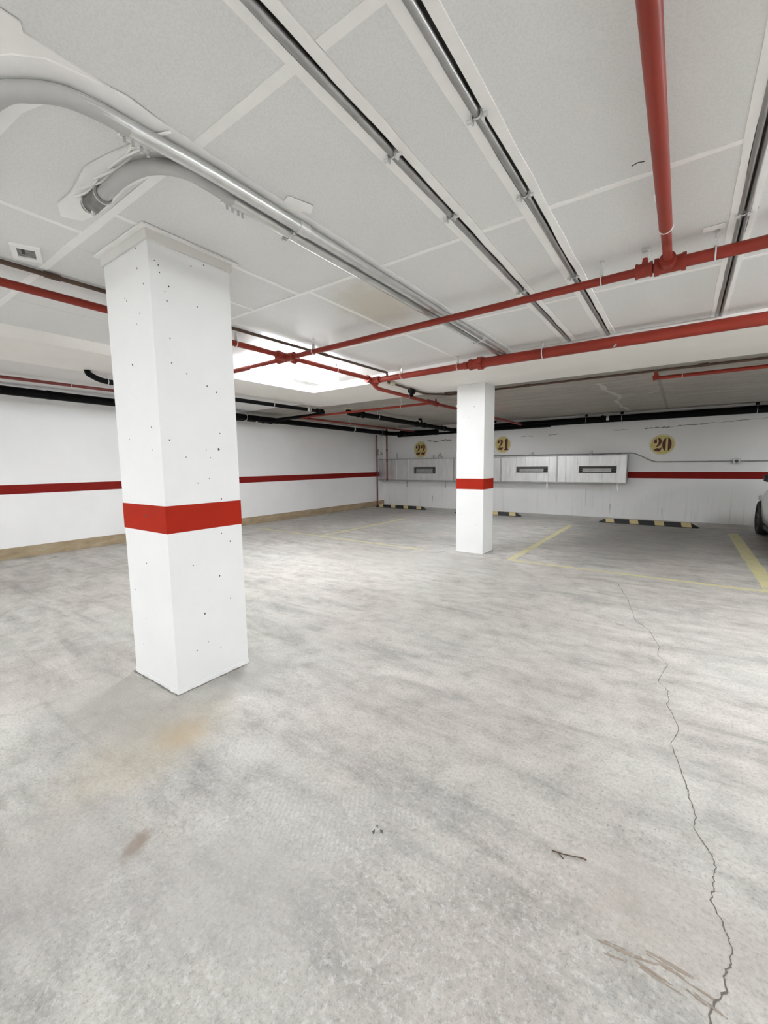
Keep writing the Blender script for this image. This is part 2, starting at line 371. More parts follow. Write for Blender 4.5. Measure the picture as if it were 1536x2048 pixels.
# scars and seams on the bare slab
sc = MB(); ribbon(sc, wobble([(-1.15, 7.37), (-1.10, 8.2), (-1.02, 8.9), (-1.13, 9.6), (-1.16, 10.5), (-1.10, 11.6)], .04), .07, ZL - .001, .6)
ribbon(sc, wobble([(-1.02, 8.9), (-0.7, 9.0), (-0.4, 8.8)], .03), .06, ZL - .0012, .6)
sc.build('patch_scar', simple('pale_filler', (0.55, 0.54, 0.50), 0.8), ceiling, label='pale filler scar on the bare slab')
MB().box(-0.385, -0.335, 7.05, YB, ZL - .001, ZL + .01).build('slab_seam', simple('darker_seam', (0.31, 0.29, 0.26), 0.9), ceiling, label='dark seam running across the bare slab')

# --- boards of the raised ceiling
rows = [-9.0, -7.9, -6.6, -5.3, -4.0, -2.8, -1.52, -0.21, 1.09, 2.40, 3.73, 5.17]
GAPS = [(-1.85, -1.70), (-1.092, -1.044), (-0.722, -0.674), (0.163, 0.217)]
def xbreaks(i):
    mid = {7: [-4.10, -2.81], 8: [-4.30, -3.02, -2.48], 9: [-3.68, -2.38], 10: [-3.49, -2.37]}.get(i, [-4.1, -2.9])
    left = [(-5.08, *mid, -1.85)]
    iv = []
    L = [-5.08, *mid, -1.85]; iv += list(zip(L[:-1], L[1:]))
    iv += [(-1.70, -1.092), (-1.044, -0.722), (-0.674, 0.163)]
    R = [0.217, 1.45, 2.7, 3.95, 5.2, 6.45, 7.6, 8.5]; iv += list(zip(R[:-1], R[1:]))
    return iv, mid
def joint(x0, y0, x1, y1, wd=.034, z=ZC - .004, par=None, th=.004, jag=.0018, name='joint_tape'):
    n = max(2, int(math.hypot(x1 - x0, y1 - y0) / .22)); d = Vector((x1 - x0, y1 - y0)).normalized(); nn = Vector((-d.y, d.x)); top = []; bot = []
    for k in range(n + 1):
        t = k / n; p = Vector((x0 + (x1 - x0) * t, y0 + (y1 - y0) * t))
        top.append(tuple(p + nn * (wd / 2 + random.uniform(-jag, jag)))); bot.append(tuple(p - nn * (wd / 2 + random.uniform(-jag, jag))))
    return MB().prism(top + bot[::-1], z, z + th).build(name, 'tape', ceiling)
g = .0015
for i in range(len(rows) - 1):
    y0, y1 = rows[i], rows[i + 1]; iv, mid = xbreaks(i)
    for x0, x1 in iv:
        spans = [(y0, y1)]
        if i == 8 and abs(x0 + 3.02) < .01: spans = [(1.09, 1.245), (1.775, 2.40)]
        for a, b in spans:
            dz = random.uniform(-.0006, .0006)
            MB().box(x0 + g, x1 - g, a + g, min(b, 5.02) - g if x0 > -2.3 else b - g, ZC + dz, ZC + .04).build('ceiling_panel', 'panel', ceiling)
    for xm in mid:
        if i == 8 and xm < -4: continue
        if i == 7 and xm < -4: continue
        if i == 9 and xm < -3: continue
        if i == 10 and xm < -3: continue
        if i == 8:
            joint(xm, 1.775, xm, y1, z=ZC - .0032)
            if xm > -2.6: joint(xm, y0, xm, 1.245, z=ZC - .0032)
        else: joint(xm, y0, xm, y1 if i < 10 else 5.1, z=ZC - .0032)
    if i:
        for x0, x1 in ((-5.08, -1.80), (-1.70, -1.12), (-1.0, -0.75), (-0.64, 0.14), (0.24, 8.4)): joint(x0, y0, x1, y0, .032 if i != 8 else .042)
# taped edges of the conduit grooves
for xa, xb in ((-1.132, -1.090), (-1.046, -1.000), (-0.762, -0.720), (-0.676, -0.634), (0.132, 0.165), (0.215, 0.243)):
    joint((xa + xb) / 2, YF, (xa + xb) / 2, 5.0, xb - xa, ZC - .006, th=.006, jag=.004, name='groove_tape')
joint(-1.735, 0.3, -1.735, 5.0, .09, ZC - .006, th=.006, jag=.004, name='groove_tape')
# loose white patches of tape and mastic
def flat(poly, z=ZC - .007, th=.005, name='tape_patch', label=None, mat='tape'):
    return MB().prism(poly, z, z + th).build(name, mat, ceiling, label=label)
flat([(-1.70, 1.55), (-1.64, 1.53), (-1.60, 1.66), (-1.655, 1.70), (-1.665, 1.66), (-1.70, 1.66)], label='square of white tape beside the thick conduits')
flat([(-1.66, .40), (-1.66, .52), (-1.73, .55), (-1.80, .55), (-1.83, .53), (-1.80, .40)], label='white tape square above the upper conduit bend')
flat([(-0.19, 2.60), (-0.16, 2.63), (-0.19, 2.66)], label='small triangle of tape beside the red pipe')
flat([(0.02, 3.12), (0.12, 3.12), (0.12, 3.17), (0.02, 3.17)], label='tape scrap above the pipe hanger')
wrapA = [(-2.3, .38), (-2.0, .44), (-1.90, .47), (-1.80, .53), (-1.73, .60), (-1.70, .70), (-1.675, .82), (-1.69, .95), (-1.78, .95), (-1.80, .82), (-1.84, .74), (-1.92, .66), (-2.05, .62), (-2.3, .60)]
flat(wrapA, z=ZC - .012, th=.010, label='white mastic wrap around the upper conduit bend')
wrapB = [(-2.70, .94), (-2.60, .895), (-2.45, .90), (-2.2, .87), (-2.02, .90), (-1.90, .93), (-1.85, .98), (-1.82, 1.12), (-1.80, 1.25), (-1.86, 1.24), (-1.92, 1.12), (-2.05, 1.06), (-2.2, 1.035), (-2.4, 1.05), (-2.55, 1.04), (-2.66, 1.02)]
flat(wrapB, z=ZC - .012, th=.010, label='crumpled white tape around the lower conduit bend')
for k in range(5):
    a = -2.5 + k * .13
    MB().tube(smoothline([(a, .90 + .01 * k, ZC - .012), (a + .14, .935 + .012 * math.sin(k), ZC - .018), (a + .28, .93 + .014 * k, ZC - .012)]), .006, 6).build('tape_fold', 'tape', ceiling)
# opening with a taped frame at the left
vt = [(-3.46, .93), (-3.26, .86), (-3.20, .99), (-3.40, 1.06)]
def inset(poly, k):
    cx = sum(p[0] for p in poly) / len(poly); cy = sum(p[1] for p in poly) / len(poly)
    return [(cx + (p[0] - cx) * k, cy + (p[1] - cy) * k) for p in poly]
fr = MB()
ii = inset(vt, .62)
for k in range(4): fr.prism([vt[k], vt[(k + 1) % 4], ii[(k + 1) % 4], ii[k]], ZC - .012, ZC)
op = fr.build('opening_frame', 'tape', ceiling, label='white taped frame of a small ceiling opening')
MB().prism(inset(vt, .62), ZC - .003, ZC - .001).build('dark_sheet', 'faint', op, label='flat dark sheet drawn as the recess inside the frame')  # thin dark sheet, no real depth behind it
MB().prism([(-3.36, .945), (-3.28, .92), (-3.275, .935), (-3.355, .96)], ZC - .006, ZC - .003).build('slot', 'gap', op)
# scratch and flecks
flk = MB(); ribbon(flk, [(-.26, 2.30), (-.235, 2.29), (-.21, 2.30)], .008, ZC - .0008); flk.build('scuff', 'hole', ceiling, label='short dark scuff on a ceiling board')

# --- floor: painted lines, crack, litter marks
def line(pts, wd, label): ribbon(MB(), wobble(pts, .006, 8), wd, .0012, .12).build('parking_line', 'yellow', floor, label=label)
ln = MB(); ribbon(ln, wobble([(-1.98, 5.95), (0.9, 5.92), (4.6, 5.92)], .004, 18), .075, .0014, .2); ln.build('parking_line', 'yellow', floor, label='yellow line across the front of bay 20')
ln = MB(); ribbon(ln, wobble([(-7.86, 6.05), (-3.42, 5.92)], .004, 20), .075, .0014, .25); ln.build('parking_line', 'yellow', floor, label='yellow line across the front of bays 21 and 22')
for x, y1, wd, nm in ((-1.98, 10.0, .105, 'yellow divider line left of bay 20'), (-5.83, 9.2, .09, 'yellow divider line between bays 21 and 22'), (0.86, 10.4, .16, 'yellow divider line right of bay 20'), (3.7, 10.4, .13, 'yellow divider line beyond the car')):
    ln = MB(); ribbon(ln, wobble([(x, 5.93), (x, y1)], .003, 14), wd, .0016, .15); ln.build('parking_line', 'yellow', floor, label=nm)
crk = [(-0.55, 5.47), (-0.38, 4.81), (-0.27, 4.22), (-0.15, 4.01), (-0.07, 3.68), (-0.07, 3.51), (-0.01, 3.38), (-0.05, 3.09), (-0.00, 2.98), (0.01, 2.87), (-0.00, 2.81), (0.06, 2.59), (0.03, 2.40), (0.06, 2.26), (0.09, 2.12), (0.10, 2.03), (0.12, 1.95), (0.11, 1.87), (0.16, 1.78), (0.17, 1.72), (0.16, 1.67), (0.16, 1.62), (0.15, 1.57), (0.18, 1.50), (0.19, 1.46), (0.19, 1.39), (0.17, 1.35), (0.17, 1.30), (0.14, 1.24), (0.13, 1.19), (0.10, 1.05), (0.12, .8)]
cp = wobble(crk, .0042, 6); wid = [.0022 + .0018 * random.random() + (.0012 if p[1] < 1.4 else 0) for p in cp]
cb = MB(); ribbon(cb, cp, wid, .0009, .4); cb.build('crack', simple('crack_shadow', (0.14, 0.125, 0.105), 0.95), floor, label='long thin crack wandering towards the camera')
sk = MB()
for a, b in (((-.13, 1.24), (-.04, 1.255)), ((-.04, 1.25), (.02, 1.27)), ((-.01, 1.29), (.10, 1.285)), ((.02, 1.275), (.15, 1.26)), ((-.02, 1.235), (.08, 1.225)), ((-.10, 1.22), (-.05, 1.225)), ((.10, 1.25), (.16, 1.235))):
    for q in range(3):
        o_ = Vector((random.uniform(-.03, .03), random.uniform(-.012, .012))); t0 = random.uniform(0, .5); A_ = Vector(a) + o_ * (q > 0); B_ = Vector(b) + o_ * (q > 0)
        ribbon(sk, wobble([tuple(A_.lerp(B_, t0 * (q > 0))), tuple(A_.lerp(B_, 1 - random.uniform(0, .4) * (q > 0)))], .0013, 7), random.uniform(.0025, .005), .0007 + len(sk.v) * 1e-6, .7)
sk.build('scrape_mark', simple('scrape_stain', (0.30, 0.245, 0.20), 0.9), floor, label='brown scrape marks near the crack')
sp = MB()
for x, y in [(-.38, 1.22), (-.37, 1.235), (-.355, 1.25), (-.345, 1.23), (-.34, 1.265), (-.32, 1.25), (-.31, 1.28), (-.30, 1.285), (-.45, 1.33), (-.47, 1.335), (-.17, 1.19), (-.18, 1.225), (.02, 1.73), (-.02, 1.71), (-.05, 1.70), (-.01, 1.78), (-.04, 1.84), (-.12, 1.72), (-.21, 1.76), (-.16, 1.7)]:
    n = 7; rr = random.uniform(.003, .0065); sp.add([(x + rr * random.uniform(.6, 1.2) * math.cos(2 * PI * k / n), y + rr * random.uniform(.6, 1.6) * math.sin(2 * PI * k / n), .0007) for k in range(n)], [tuple(range(n))])
sp.build('droplet_stain', simple('dark_droplets', (0.34, 0.325, 0.30), 0.9), floor, label='trail of small dark droplets', kind='stuff')
tw = thing('twig', 'short dry brown forked twig lying on the pale floor left of the crack', 'twig', (-.26, 1.47, 0))
MB().tube(smoothline([(-.31, 1.462, .004), (-.27, 1.468, .006), (-.22, 1.488, .005), (-.20, 1.492, .004)]), [.0024] * 6 + [.002] * 6 + [.0026] * 7, 7).build('stem', 'twig', tw)
MB().tube([(-.29, 1.466, .004), (-.268, 1.45, .004)], .002, 6).build('fork', 'twig', tw)
lf = MB()
for k in range(9):
    a = k * 2.1; x, y = -.88 + .012 * math.cos(a), 1.17 + .012 * math.sin(a)
    lf.add([(x, y, .001), (x + .014 * math.cos(a), y + .01 * math.sin(a), .006), (x + .01 * math.cos(a + .9), y + .014 * math.sin(a + .9), .004), (x - .004, y + .006, .008)], [(0, 1, 2), (0, 2, 3), (0, 3, 1)])
o = lf.build('dry_leaf_clump', simple('dull_green_litter', (0.16, 0.17, 0.14), 0.9)); o['label'] = 'tiny crumpled grey green leaf clump on the middle of the floor'; o['category'] = 'litter'

# ------------------------------------------------------------------ painted bay numbers
TWO = [[(505, 475), (440, 515), (400, 575), (393, 640), (410, 680), (460, 690), (510, 660), (527, 615), (510, 560), (500, 520)],
       [(545, 462), (610, 465), (670, 495), (712, 560), (715, 630), (690, 710), (640, 780), (560, 830), (455, 872), (520, 790), (570, 720), (590, 650), (588, 580), (570, 520)],
       [(380, 1037), (430, 950), (480, 905), (560, 895), (650, 915), (690, 890), (715, 855), (728, 880), (715, 950), (680, 1010), (640, 1037), (560, 1037), (470, 1010), (420, 1012)]]
TWO = [[((x - 557) / 580, (748 - y) / 580) for x, y in p] for p in TWO]
def zero():
    def el(a0, a1, rx, ry): return [(rx * math.cos(a), ry * math.sin(a)) for a in [a0 + (a1 - a0) * k / 18 for k in range(19)]]
    th = math.acos(.078 / .335)
    R = el(-th, th, .335, .505) + [(.078, .40), (.078, -.40)]
    Lh = [(-x, y) for x, y in R]
    cap = [(-.09, .47), (.09, .47), (.06, .5), (-.06, .5)]; cap2 = [(x, -y) for x, y in cap]
    return [R, Lh, cap, cap2]
ONE = [[(-.13, .49), (.13, .53), (.14, .42), (.125, -.40), (.21, -.43), (.21, -.52), (-.21, -.52), (-.20, -.43), (-.10, -.40), (-.115, .38), (-.15, .42)]]
GL = {'2': TWO, '0': zero(), '1': ONE}
def bay_number(text, X, Z, w, h, dh, xs, sx, label):
    def blob(kx, kz, j, n=40):
        ph = random.random() * 6
        return [(X + kx * (1 + j * math.sin(3 * a + ph) + random.uniform(-j, j) * .6) * math.cos(a), Z + kz * (1 + j * math.cos(2 * a + ph)) * math.sin(a)) for a in [2 * PI * k / n for k in range(n)]]
    halo = MB().prism(blob(w / 2, h / 2, .02), YB - .0012, YB + .001, 'xz').build('painted_number', 'disc_halo', wall_back, label=label)
    MB().prism(blob(w / 2 * .88, h / 2 * .87, .025), YB - .0022, YB, 'xz').build('disc', 'disc', halo)
    for ch, x in zip(text, xs):
        m = MB()
        for p in GL[ch]: m.prism([(X + x + px * dh * sx, Z + pz * dh) for px, pz in p], YB - .0035, YB - .001, 'xz')
        m.build('numeral', 'maroon', halo)
bay_number('20', -0.425, 1.80, .52, .49, .315, (-.088, .092), .87, 'number 20 stencilled in maroon on a yellow disc')
bay_number('21', -4.27, 1.94, .47, .49, .31, (-.075, .105), .93, 'number 21 stencilled in maroon on a yellow disc')
bay_number('22', -7.00, 1.88, .50, .55, .335, (-.10, .085), .86, 'number 22 stencilled in maroon on a yellow disc')
# faded digits in the far left corner
for ch, yy in (('2', 11.62), ('9', 11.84)):
    m = MB()
    if ch == '2':
        pl = TWO
    else: pl = [[(-x, -z) for x, z in p] for p in TWO[:2]]
    for p in pl: m.prism([(yy + px * .22, 1.83 + pz * .22) for px, pz in p], XL - .001, XL + .0015, 'yz')
    m.build('faded_numeral', 'faint', wall_left, label='faded grey stencilled digit beside the riser pipe')
# cracks and grime on the back wall
def wcrack(pts, wd, name='crack', mat='faint'):
    m = MB(); P = wobble(pts, .012, 8); v = []
    for i, (x, z) in enumerate(P):
        ww = wd * random.uniform(.3, 1.3); v += [(x, YB - .001, z + ww / 2), (x, YB - .001, z - ww / 2)]
    m.add(v, [(2 * i, 2 * i + 1, 2 * i + 3, 2 * i + 2) for i in range(len(P) - 1)])
    return m.build(name, mat, wall_back)
wcrack([(-.79, 2.19), (-.55, 2.20), (-.25, 2.20), (.05, 2.235), (.55, 2.24)], .022)
wcrack([(.55, 2.24), (1.0, 2.27), (1.6, 2.29)], .010)
wcrack([(-1.45, 2.19), (-1.15, 2.19)], .012); wcrack([(-3.0, 2.15), (-2.75, 2.16)], .012); wcrack([(-3.75, 2.13), (-3.4, 2.15)], .012)
wcrack([(-6.75, 2.16), (-6.4, 2.11), (-6.1, 2.15), (-5.9, 2.14)], .035)
def vdrip(x, z0, z1, wd):
    MB().add([(x - wd, YB - .001, z1), (x + wd * .6, YB - .001, z1), (x + wd * .3, YB - .001, z0), (x - wd * .2, YB - .001, z0)], [(0, 1, 2, 3)]).build('drip_mark', simple('drip_grey', (0.40, 0.39, 0.37), 0.8), wall_back)
for x, a, b_, wd in ((-2.02, .25, .72, .012), (-1.45, .10, .34, .012), (-6.55, .18, .40, .015), (-2.75, .25, .5, .006), (-.35, .12, .3, .012)): vdrip(x, a, b_, wd)

# ================================================================== COLUMNS
def column(x0, x1, y0, y1, ztop, label, collar):
    t = thing('column', label, 'column', ((x0 + x1) / 2, (y0 + y1) / 2, 0))
    MB().box(x0, x1, y0, y1, -0.01, ztop).build('shaft', 'white_column', t, .006)
    e = .0022
    MB().box(x0 - e, x1 + e, y0 - e, y1 + e, 1.005, 1.172).build('stripe', 'red_stripe', t, .005, label='red painted band around the column')
    sk = MB(); e2 = .0025; rg = []
    for a, b in (((x0, y0), (x1, y0)), ((x1, y0), (x1, y1)), ((x1, y1), (x0, y1)), ((x0, y1), (x0, y0))):
        rg += wobble([a, b], .0, 14)[:-1]
    cx, cy = (x0 + x1) / 2, (y0 + y1) / 2; n = len(rg); v = []
    for x, y in rg:
        k = 1 + random.uniform(.004, .028); h = random.uniform(.012, .03)
        v += [(cx + (x - cx) * k, cy + (y - cy) * k, 0), (cx + (x - cx) * 1.009, cy + (y - cy) * 1.009, h)]
    sk.add(v, [(2 * i, 2 * ((i + 1) % n), 2 * ((i + 1) % n) + 1, 2 * i + 1) for i in range(n)])
    sk.add([q for q in v[1::2]] + [(x, y, .03) for x, y in rg], [(i, (i + 1) % n, n + (i + 1) % n, n + i) for i in range(n)])
    sk.build('base_fillet', 'white_column', t, label='ragged fillet of paint at the foot')
    shd_ = MB(); v = []  # ragged dark ribbon standing for the shadow line at the foot
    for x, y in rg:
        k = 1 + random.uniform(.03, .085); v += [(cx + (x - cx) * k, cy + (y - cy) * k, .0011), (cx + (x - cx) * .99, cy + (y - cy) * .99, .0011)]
    shd_.add(v, [(2 * i, 2 * ((i + 1) % n), 2 * ((i + 1) % n) + 1, 2 * i + 1) for i in range(n)])
    shd_.build('foot_shade_line', 'foot_shade', floor, label='dark ragged line of painted shade around a column foot')
    if collar:
        m = MB(); c = .012
        for b in ((x0 - c, x1 + c, y0 - c, y0), (x0 - c, x1 + c, y1, y1 + c), (x0 - c, x0, y0, y1), (x1, x1 + c, y0, y1)): m.box(*b, 2.645, ZC - .004)
        m.build('collar', 'collar', t, .003, label='cream board collar around the column head')
        m = MB(); c = .04
        for b in ((x0 - c, x1 + c, y0 - c, y0 - .011), (x0 - c, x1 + c, y1 + .011, y1 + c), (x0 - c, x0 - .011, y0 - .011, y1 + .011), (x1 + .011, x1 + c, y0 - .011, y1 + .011)): m.box(*b, ZC - .012, ZC - .002)
        m.build('collar_tape', 'tape', t, .002)
    return t
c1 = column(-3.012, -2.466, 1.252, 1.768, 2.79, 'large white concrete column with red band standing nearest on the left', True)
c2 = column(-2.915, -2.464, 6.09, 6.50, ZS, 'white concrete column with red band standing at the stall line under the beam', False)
RIGHT = [(1.302, 1.559), (1.397, 1.46), (1.533, 1.506), (1.621, 1.513), (1.558, 1.457), (1.636, 1.615), (1.464, 1.3), (1.543, 1.325), (1.621, 1.19), (1.627, 1.873), (1.436, 1.959), (1.399, 0.789), (1.576, 0.681), (1.648, 0.511), (1.457, 0.459), (1.388, 0.236), (1.471, 0.264), (1.556, 0.191), (1.669, 0.9), (1.607, 0.963), (1.286, 2.546), (1.306, 2.529), (1.311, 2.491), (1.358, 2.432), (1.334, 2.396), (1.342, 2.347), (1.528, 2.368), (1.503, 2.593), (1.588, 2.627), (1.346, 2.142), (1.346, 2.004), (1.434, 1.957), (1.564, 1.904), (1.626, 1.874)]
LEFT = [(-2.558, 1.635), (-2.842, 1.577), (-2.565, 1.503), (-2.715, 1.818), (-2.727, 2.014), (-2.74, 0.797), (-2.809, 0.418), (-2.926, 0.594), (-2.869, 0.232), (-2.72, 1.102), (-2.683, 1.145), (-2.67, 2.655), (-2.59, 2.632), (-2.595, 2.526), (-2.759, 2.399), (-2.741, 2.381), (-2.597, 2.282), (-2.638, 2.23), (-2.53, 2.428), (-2.731, 2.014)]
def dots(pts, face, big=()):
    m = MB()
    for k, (a, z) in enumerate(pts):
        r = random.uniform(.0025, .0048) * (1.7 if k in big else 1); n = 8; ph = random.random()
        ring = [(a + r * random.uniform(.7, 1.2) * math.cos(2 * PI * j / n + ph), z + r * random.uniform(.8, 1.6) * math.sin(2 * PI * j / n + ph)) for j in range(n)]
        m.add([face(p) for p in ring], [tuple(range(n))])
    return m
dots(RIGHT, lambda p: (-2.466 + .0028, p[0], p[1]), (3, 8)).build('bug_hole', 'hole', c1, kind='stuff', label='scattered dark pits in the paint')
dots(LEFT, lambda p: (p[0], 1.252 - .0028, p[1]), (9, 11)).build('bug_hole', 'hole', c1, kind='stuff', label='scattered dark pits in the paint')
dots([(-2.628, 2.261), (-2.705, 2.233), (-2.713, 2.107), (-2.82, 0.62), (-2.569, 0.455), (-2.704, 0.4)], lambda p: (p[0], 6.09 - .0028, p[1]), (0,)).build('bug_hole', 'hole', c2, kind='stuff', label='scattered dark pits in the paint')

# ================================================================== PIPES
def hanger(par, p, ax, r, ztop, strap=True, base=True):
    x, y, z = p
    h = MB().tube([(x, y, z + r + .012), (x, y, ztop)], .005, 8)
    if base: h.tube([(x, y, ztop - .006), (x, y, ztop)], .016, 10)
    h = h.build('hanger', 'zinc', par, label='zinc hanger rod')
    MB().ring((x, y, z + .002), ax, r + .005, .005, 20, 6).build('ring', 'zinc', h)
    if strap:
        c = Vector(ax).normalized(); s_ = .012
        a = Vector((x, y, z + r + .008)) - c * s_; b = Vector((x, y, z + r + .05)) + c * s_
        MB().box(x - .010, x + .010, y - .010, y + .010, z + r + .004, z + r + .05).build('swivel', 'zinc', h)
def sleeve(par, a, b, r, mat, name='coupling', n=18, label=None, bead=True):
    m = MB(); a = Vector(a); b = Vector(b); d = (b - a)
    if bead: m.tube([a, a + d * .12, a + d * .16, a + d * .84, a + d * .88, b], [r * 1.12, r * 1.12, r, r, r * 1.12, r * 1.12], n)
    else: m.tube([a, b], r, n)
    return m.build(name, mat, par, label=label)
def pipe(name, label, pts, r, mat, rad=.08, cat='pipe', group=None, n=18):
    t = thing(name, label, cat, pts[0], group)
    MB().tube(fillet(pts, rad) if len(pts) > 2 else pts, r, n).build('tube', mat, t)
    return t
# main red header along the beam
zA = 2.585
A = thing('sprinkler_pipe', 'thick red sprinkler header running under the ceiling along the beam face', 'pipe', (8.3, 4.86, zA))
MB().tube([(-2.10, 4.86, zA), (8.4, 4.86, zA)], .055, 22).build('tube', 'pipe_red', A)
MB().tube([(-3.68, 4.90, zA), (-2.12, 4.87, zA)], .038, 20).build('tube', 'pipe_red', A, label='narrower red length beyond the coupling')
cp_ = sleeve(A, (-2.16, 4.865, zA), (-1.98, 4.86, zA), .058, 'pipe_red', label='red grooved coupling with bolts')
MB().tube([(-2.05, 4.86, zA), (-2.00, 4.86, zA)], .075, 22).build('flange', 'pipe_red', cp_)
for s in (-1, 1): MB().box(-2.06, -1.99, 4.86 + s * .074 - .015, 4.86 + s * .074 + .015, zA - .018, zA + .018).build('bolt_lug', 'pipe_red', cp_, .003)
sleeve(A, (-2.24, 4.867, zA), (-2.19, 4.866, zA), .044, 'pipe_red', bead=False)
for x, r in ((-1.31, .055), (-2.32, .038), (-3.14, .038), (1.6, .055)): hanger(A, (x, 4.86, zA), (1, 0, 0), r, ZC - .001)
MB().tube([(-.62, 4.83, zA - .05), (-.60, 4.80, zA - .035)], .008, 8).build('outlet_plug', 'zinc', A)
# branch across the bay
zB = 2.585
B = thing('sprinkler_pipe', 'red sprinkler branch crossing the raised ceiling parallel to the beam', 'pipe', (8.3, 3.2, zB))
MB().tube([(-.16, 3.20, zB), (8.4, 3.20, zB)], .034, 18).build('tube', 'pipe_red', B)
MB().tube([(-5.06, 3.35, zB), (-3.65, 3.30, zB), (-.16, 3.20, zB)], .026, 18).build('tube', 'pipe_red', B, label='narrower red length left of the tee')
tee = sleeve(B, (-.21, 3.2, zB), (-.05, 3.2, zB), .045, 'pipe_red', 'tee')
MB().tube([(-.14, 3.19, zB), (-.14, 3.10, zB)], .042, 18).build('outlet', 'pipe_red', tee)
rd = sleeve(B, (-.31, 3.2, zB), (-.22, 3.2, zB), .040, 'pipe_red', 'valve_body')
MB().tube([(-.262, 3.2, zB + .03), (-.262, 3.2, zB + .07)], [.020, .014], 12).build('bonnet', 'pipe_red', rd)
for s in (-.016, .016): MB().tube([(-.262 + s, 3.2, zB + .07), (-.262 + s, 3.2, zB + .115)], .004, 6).build('frame_arm', 'zinc', rd)
MB().tube([(-.262, 3.2, zB + .112), (-.262, 3.2, zB + .118)], .022, 12).build('deflector', 'zinc', rd)
for x, r, y in ((-.505, .026, 3.21), (.085, .034, 3.20), (-3.22, .026, 3.287), (2.2, .034, 3.2)): hanger(B, (x, y, zB), (1, 0, 0), r, ZC - .001)
# pipe coming from the camera to the branch tee
Cc = thing('sprinkler_pipe', 'red sprinkler pipe coming from overhead the camera to the tee in the branch', 'pipe', (-.135, -6, 2.60))
MB().tube([(-.135, -8.8, 2.60), (-.14, 2.74, 2.60)], .030, 20).build('tube', 'pipe_red', Cc)
MB().tube([(-.14, 2.74, 2.60), (-.14, 3.12, 2.588)], .024, 18).build('tube', 'pipe_red', Cc, label='narrower last length before the tee')
MB().ring((-.14, 2.735, 2.60), (0, 1, 0), .030, .004, 20, 6).build('joint_ring', 'zinc', Cc, label='pale ring at the size change')
hanger(Cc, (-.137, -1.0, 2.60), (0, 1, 0), .030, ZC - .001)
# pipe along the left part of the bay, then below the beam into the bays
D = thing('sprinkler_pipe', 'red sprinkler pipe running left of the nearest column towards the back bays', 'pipe', (-3.68, -8.5, 2.6))
MB().tube([(-3.68, -8.8, 2.605), (-3.66, 4.86, 2.605)], .028, 18).build('tube', 'pipe_red', D)
MB().tube(fillet([(-3.68, 4.90, 2.585), (-3.67, 5.02, 2.50), (-3.67, 6.67, 2.475), (-3.62, 11.5, 2.44)], .12), .028, 18).build('tube', 'pipe_red', D, label='lower length passing under the beam')
tj = sleeve(D, (-3.665, 4.78, 2.60), (-3.67, 5.00, 2.57), .045, 'pipe_red', 'tee')
MB().tube([(-3.62, 4.88, 2.585), (-3.52, 4.88, 2.585)], .046, 18).build('outlet', 'pipe_red', tj)
tx = sleeve(D, (-3.66, 3.18, 2.60), (-3.66, 3.44, 2.60), .046, 'pipe_red', 'cross_fitting')
MB().tube([(-3.80, 3.31, 2.592), (-3.52, 3.30, 2.592)], [.05, .044], 18).build('cross_arm', 'pipe_red', tx)
t2 = sleeve(D, (-3.67, 6.52, 2.477), (-3.665, 6.84, 2.472), .042, 'pipe_red', 'tee')
MB().tube([(-3.67, 6.80, 2.50), (-3.67, 6.80, 2.56)], [.02, .014], 10).build('plug', 'pipe_red', t2)
for y, z, zt, s in ((2.66, 2.605, ZC - .001, True), (4.14, 2.605, ZC - .001, True), (5.85, 2.49, ZS - .001, False), (7.6, 2.466, ZL - .001, False)): hanger(D, (-3.66, y, z), (0, 1, 0), .028, zt, s)
F = pipe('sprinkler_pipe', 'thin red sprinkler line crossing the bays behind the beam then turning to the back', [(-3.68, 6.67, 2.474), (-7.02, 6.70, 2.47), (-7.02, 11.6, 2.44)], .022, 'pipe_red', .05)
hanger(F, (-4.33, 6.676, 2.473), (1, 0, 0), .022, ZL - .001, False)
sleeve(F, (-6.90, 6.70, 2.47), (-7.02, 6.71, 2.47), .030, 'pipe_red', 'elbow', bead=False)
sleeve(F, (-7.02, 6.9, 2.469), (-7.02, 7.0, 2.468), .028, 'pipe_red', bead=False)
for y in (8.4, 10.6): hanger(F, (-7.02, y, 2.455), (0, 1, 0), .022, ZL - .001, False)
G = pipe('sprinkler_pipe', 'short red sprinkler line under the bare slab above bay 20', [(-.36, 6.80, ZL), (-.36, 6.82, 2.51), (8.2, 6.90, 2.515)], .024, 'pipe_red', .03)
sleeve(G, (-.365, 6.82, 2.545), (-.355, 6.82, 2.485), .036, 'pipe_red', 'elbow', bead=False)
hanger(G, (-.07, 6.823, 2.512), (1, 0, 0), .024, ZL - .001, False); hanger(G, (2.2, 6.84, 2.513), (1, 0, 0), .024, ZL - .001, False)
H_ = pipe('sprinkler_pipe', 'thin dark red pipe along the painted slab near the left wall', [(-7.02, -8.5, 2.55), (-7.02, 4.3, 2.55), (-7.02, 4.4, ZL)], .021, 'pipe_dark_red', .05)
hanger(H_, (-7.02, 2.38, 2.55), (0, 1, 0), .021, ZL - .001, False); hanger(H_, (-7.02, -3, 2.55), (0, 1, 0), .021, ZL - .001, False)
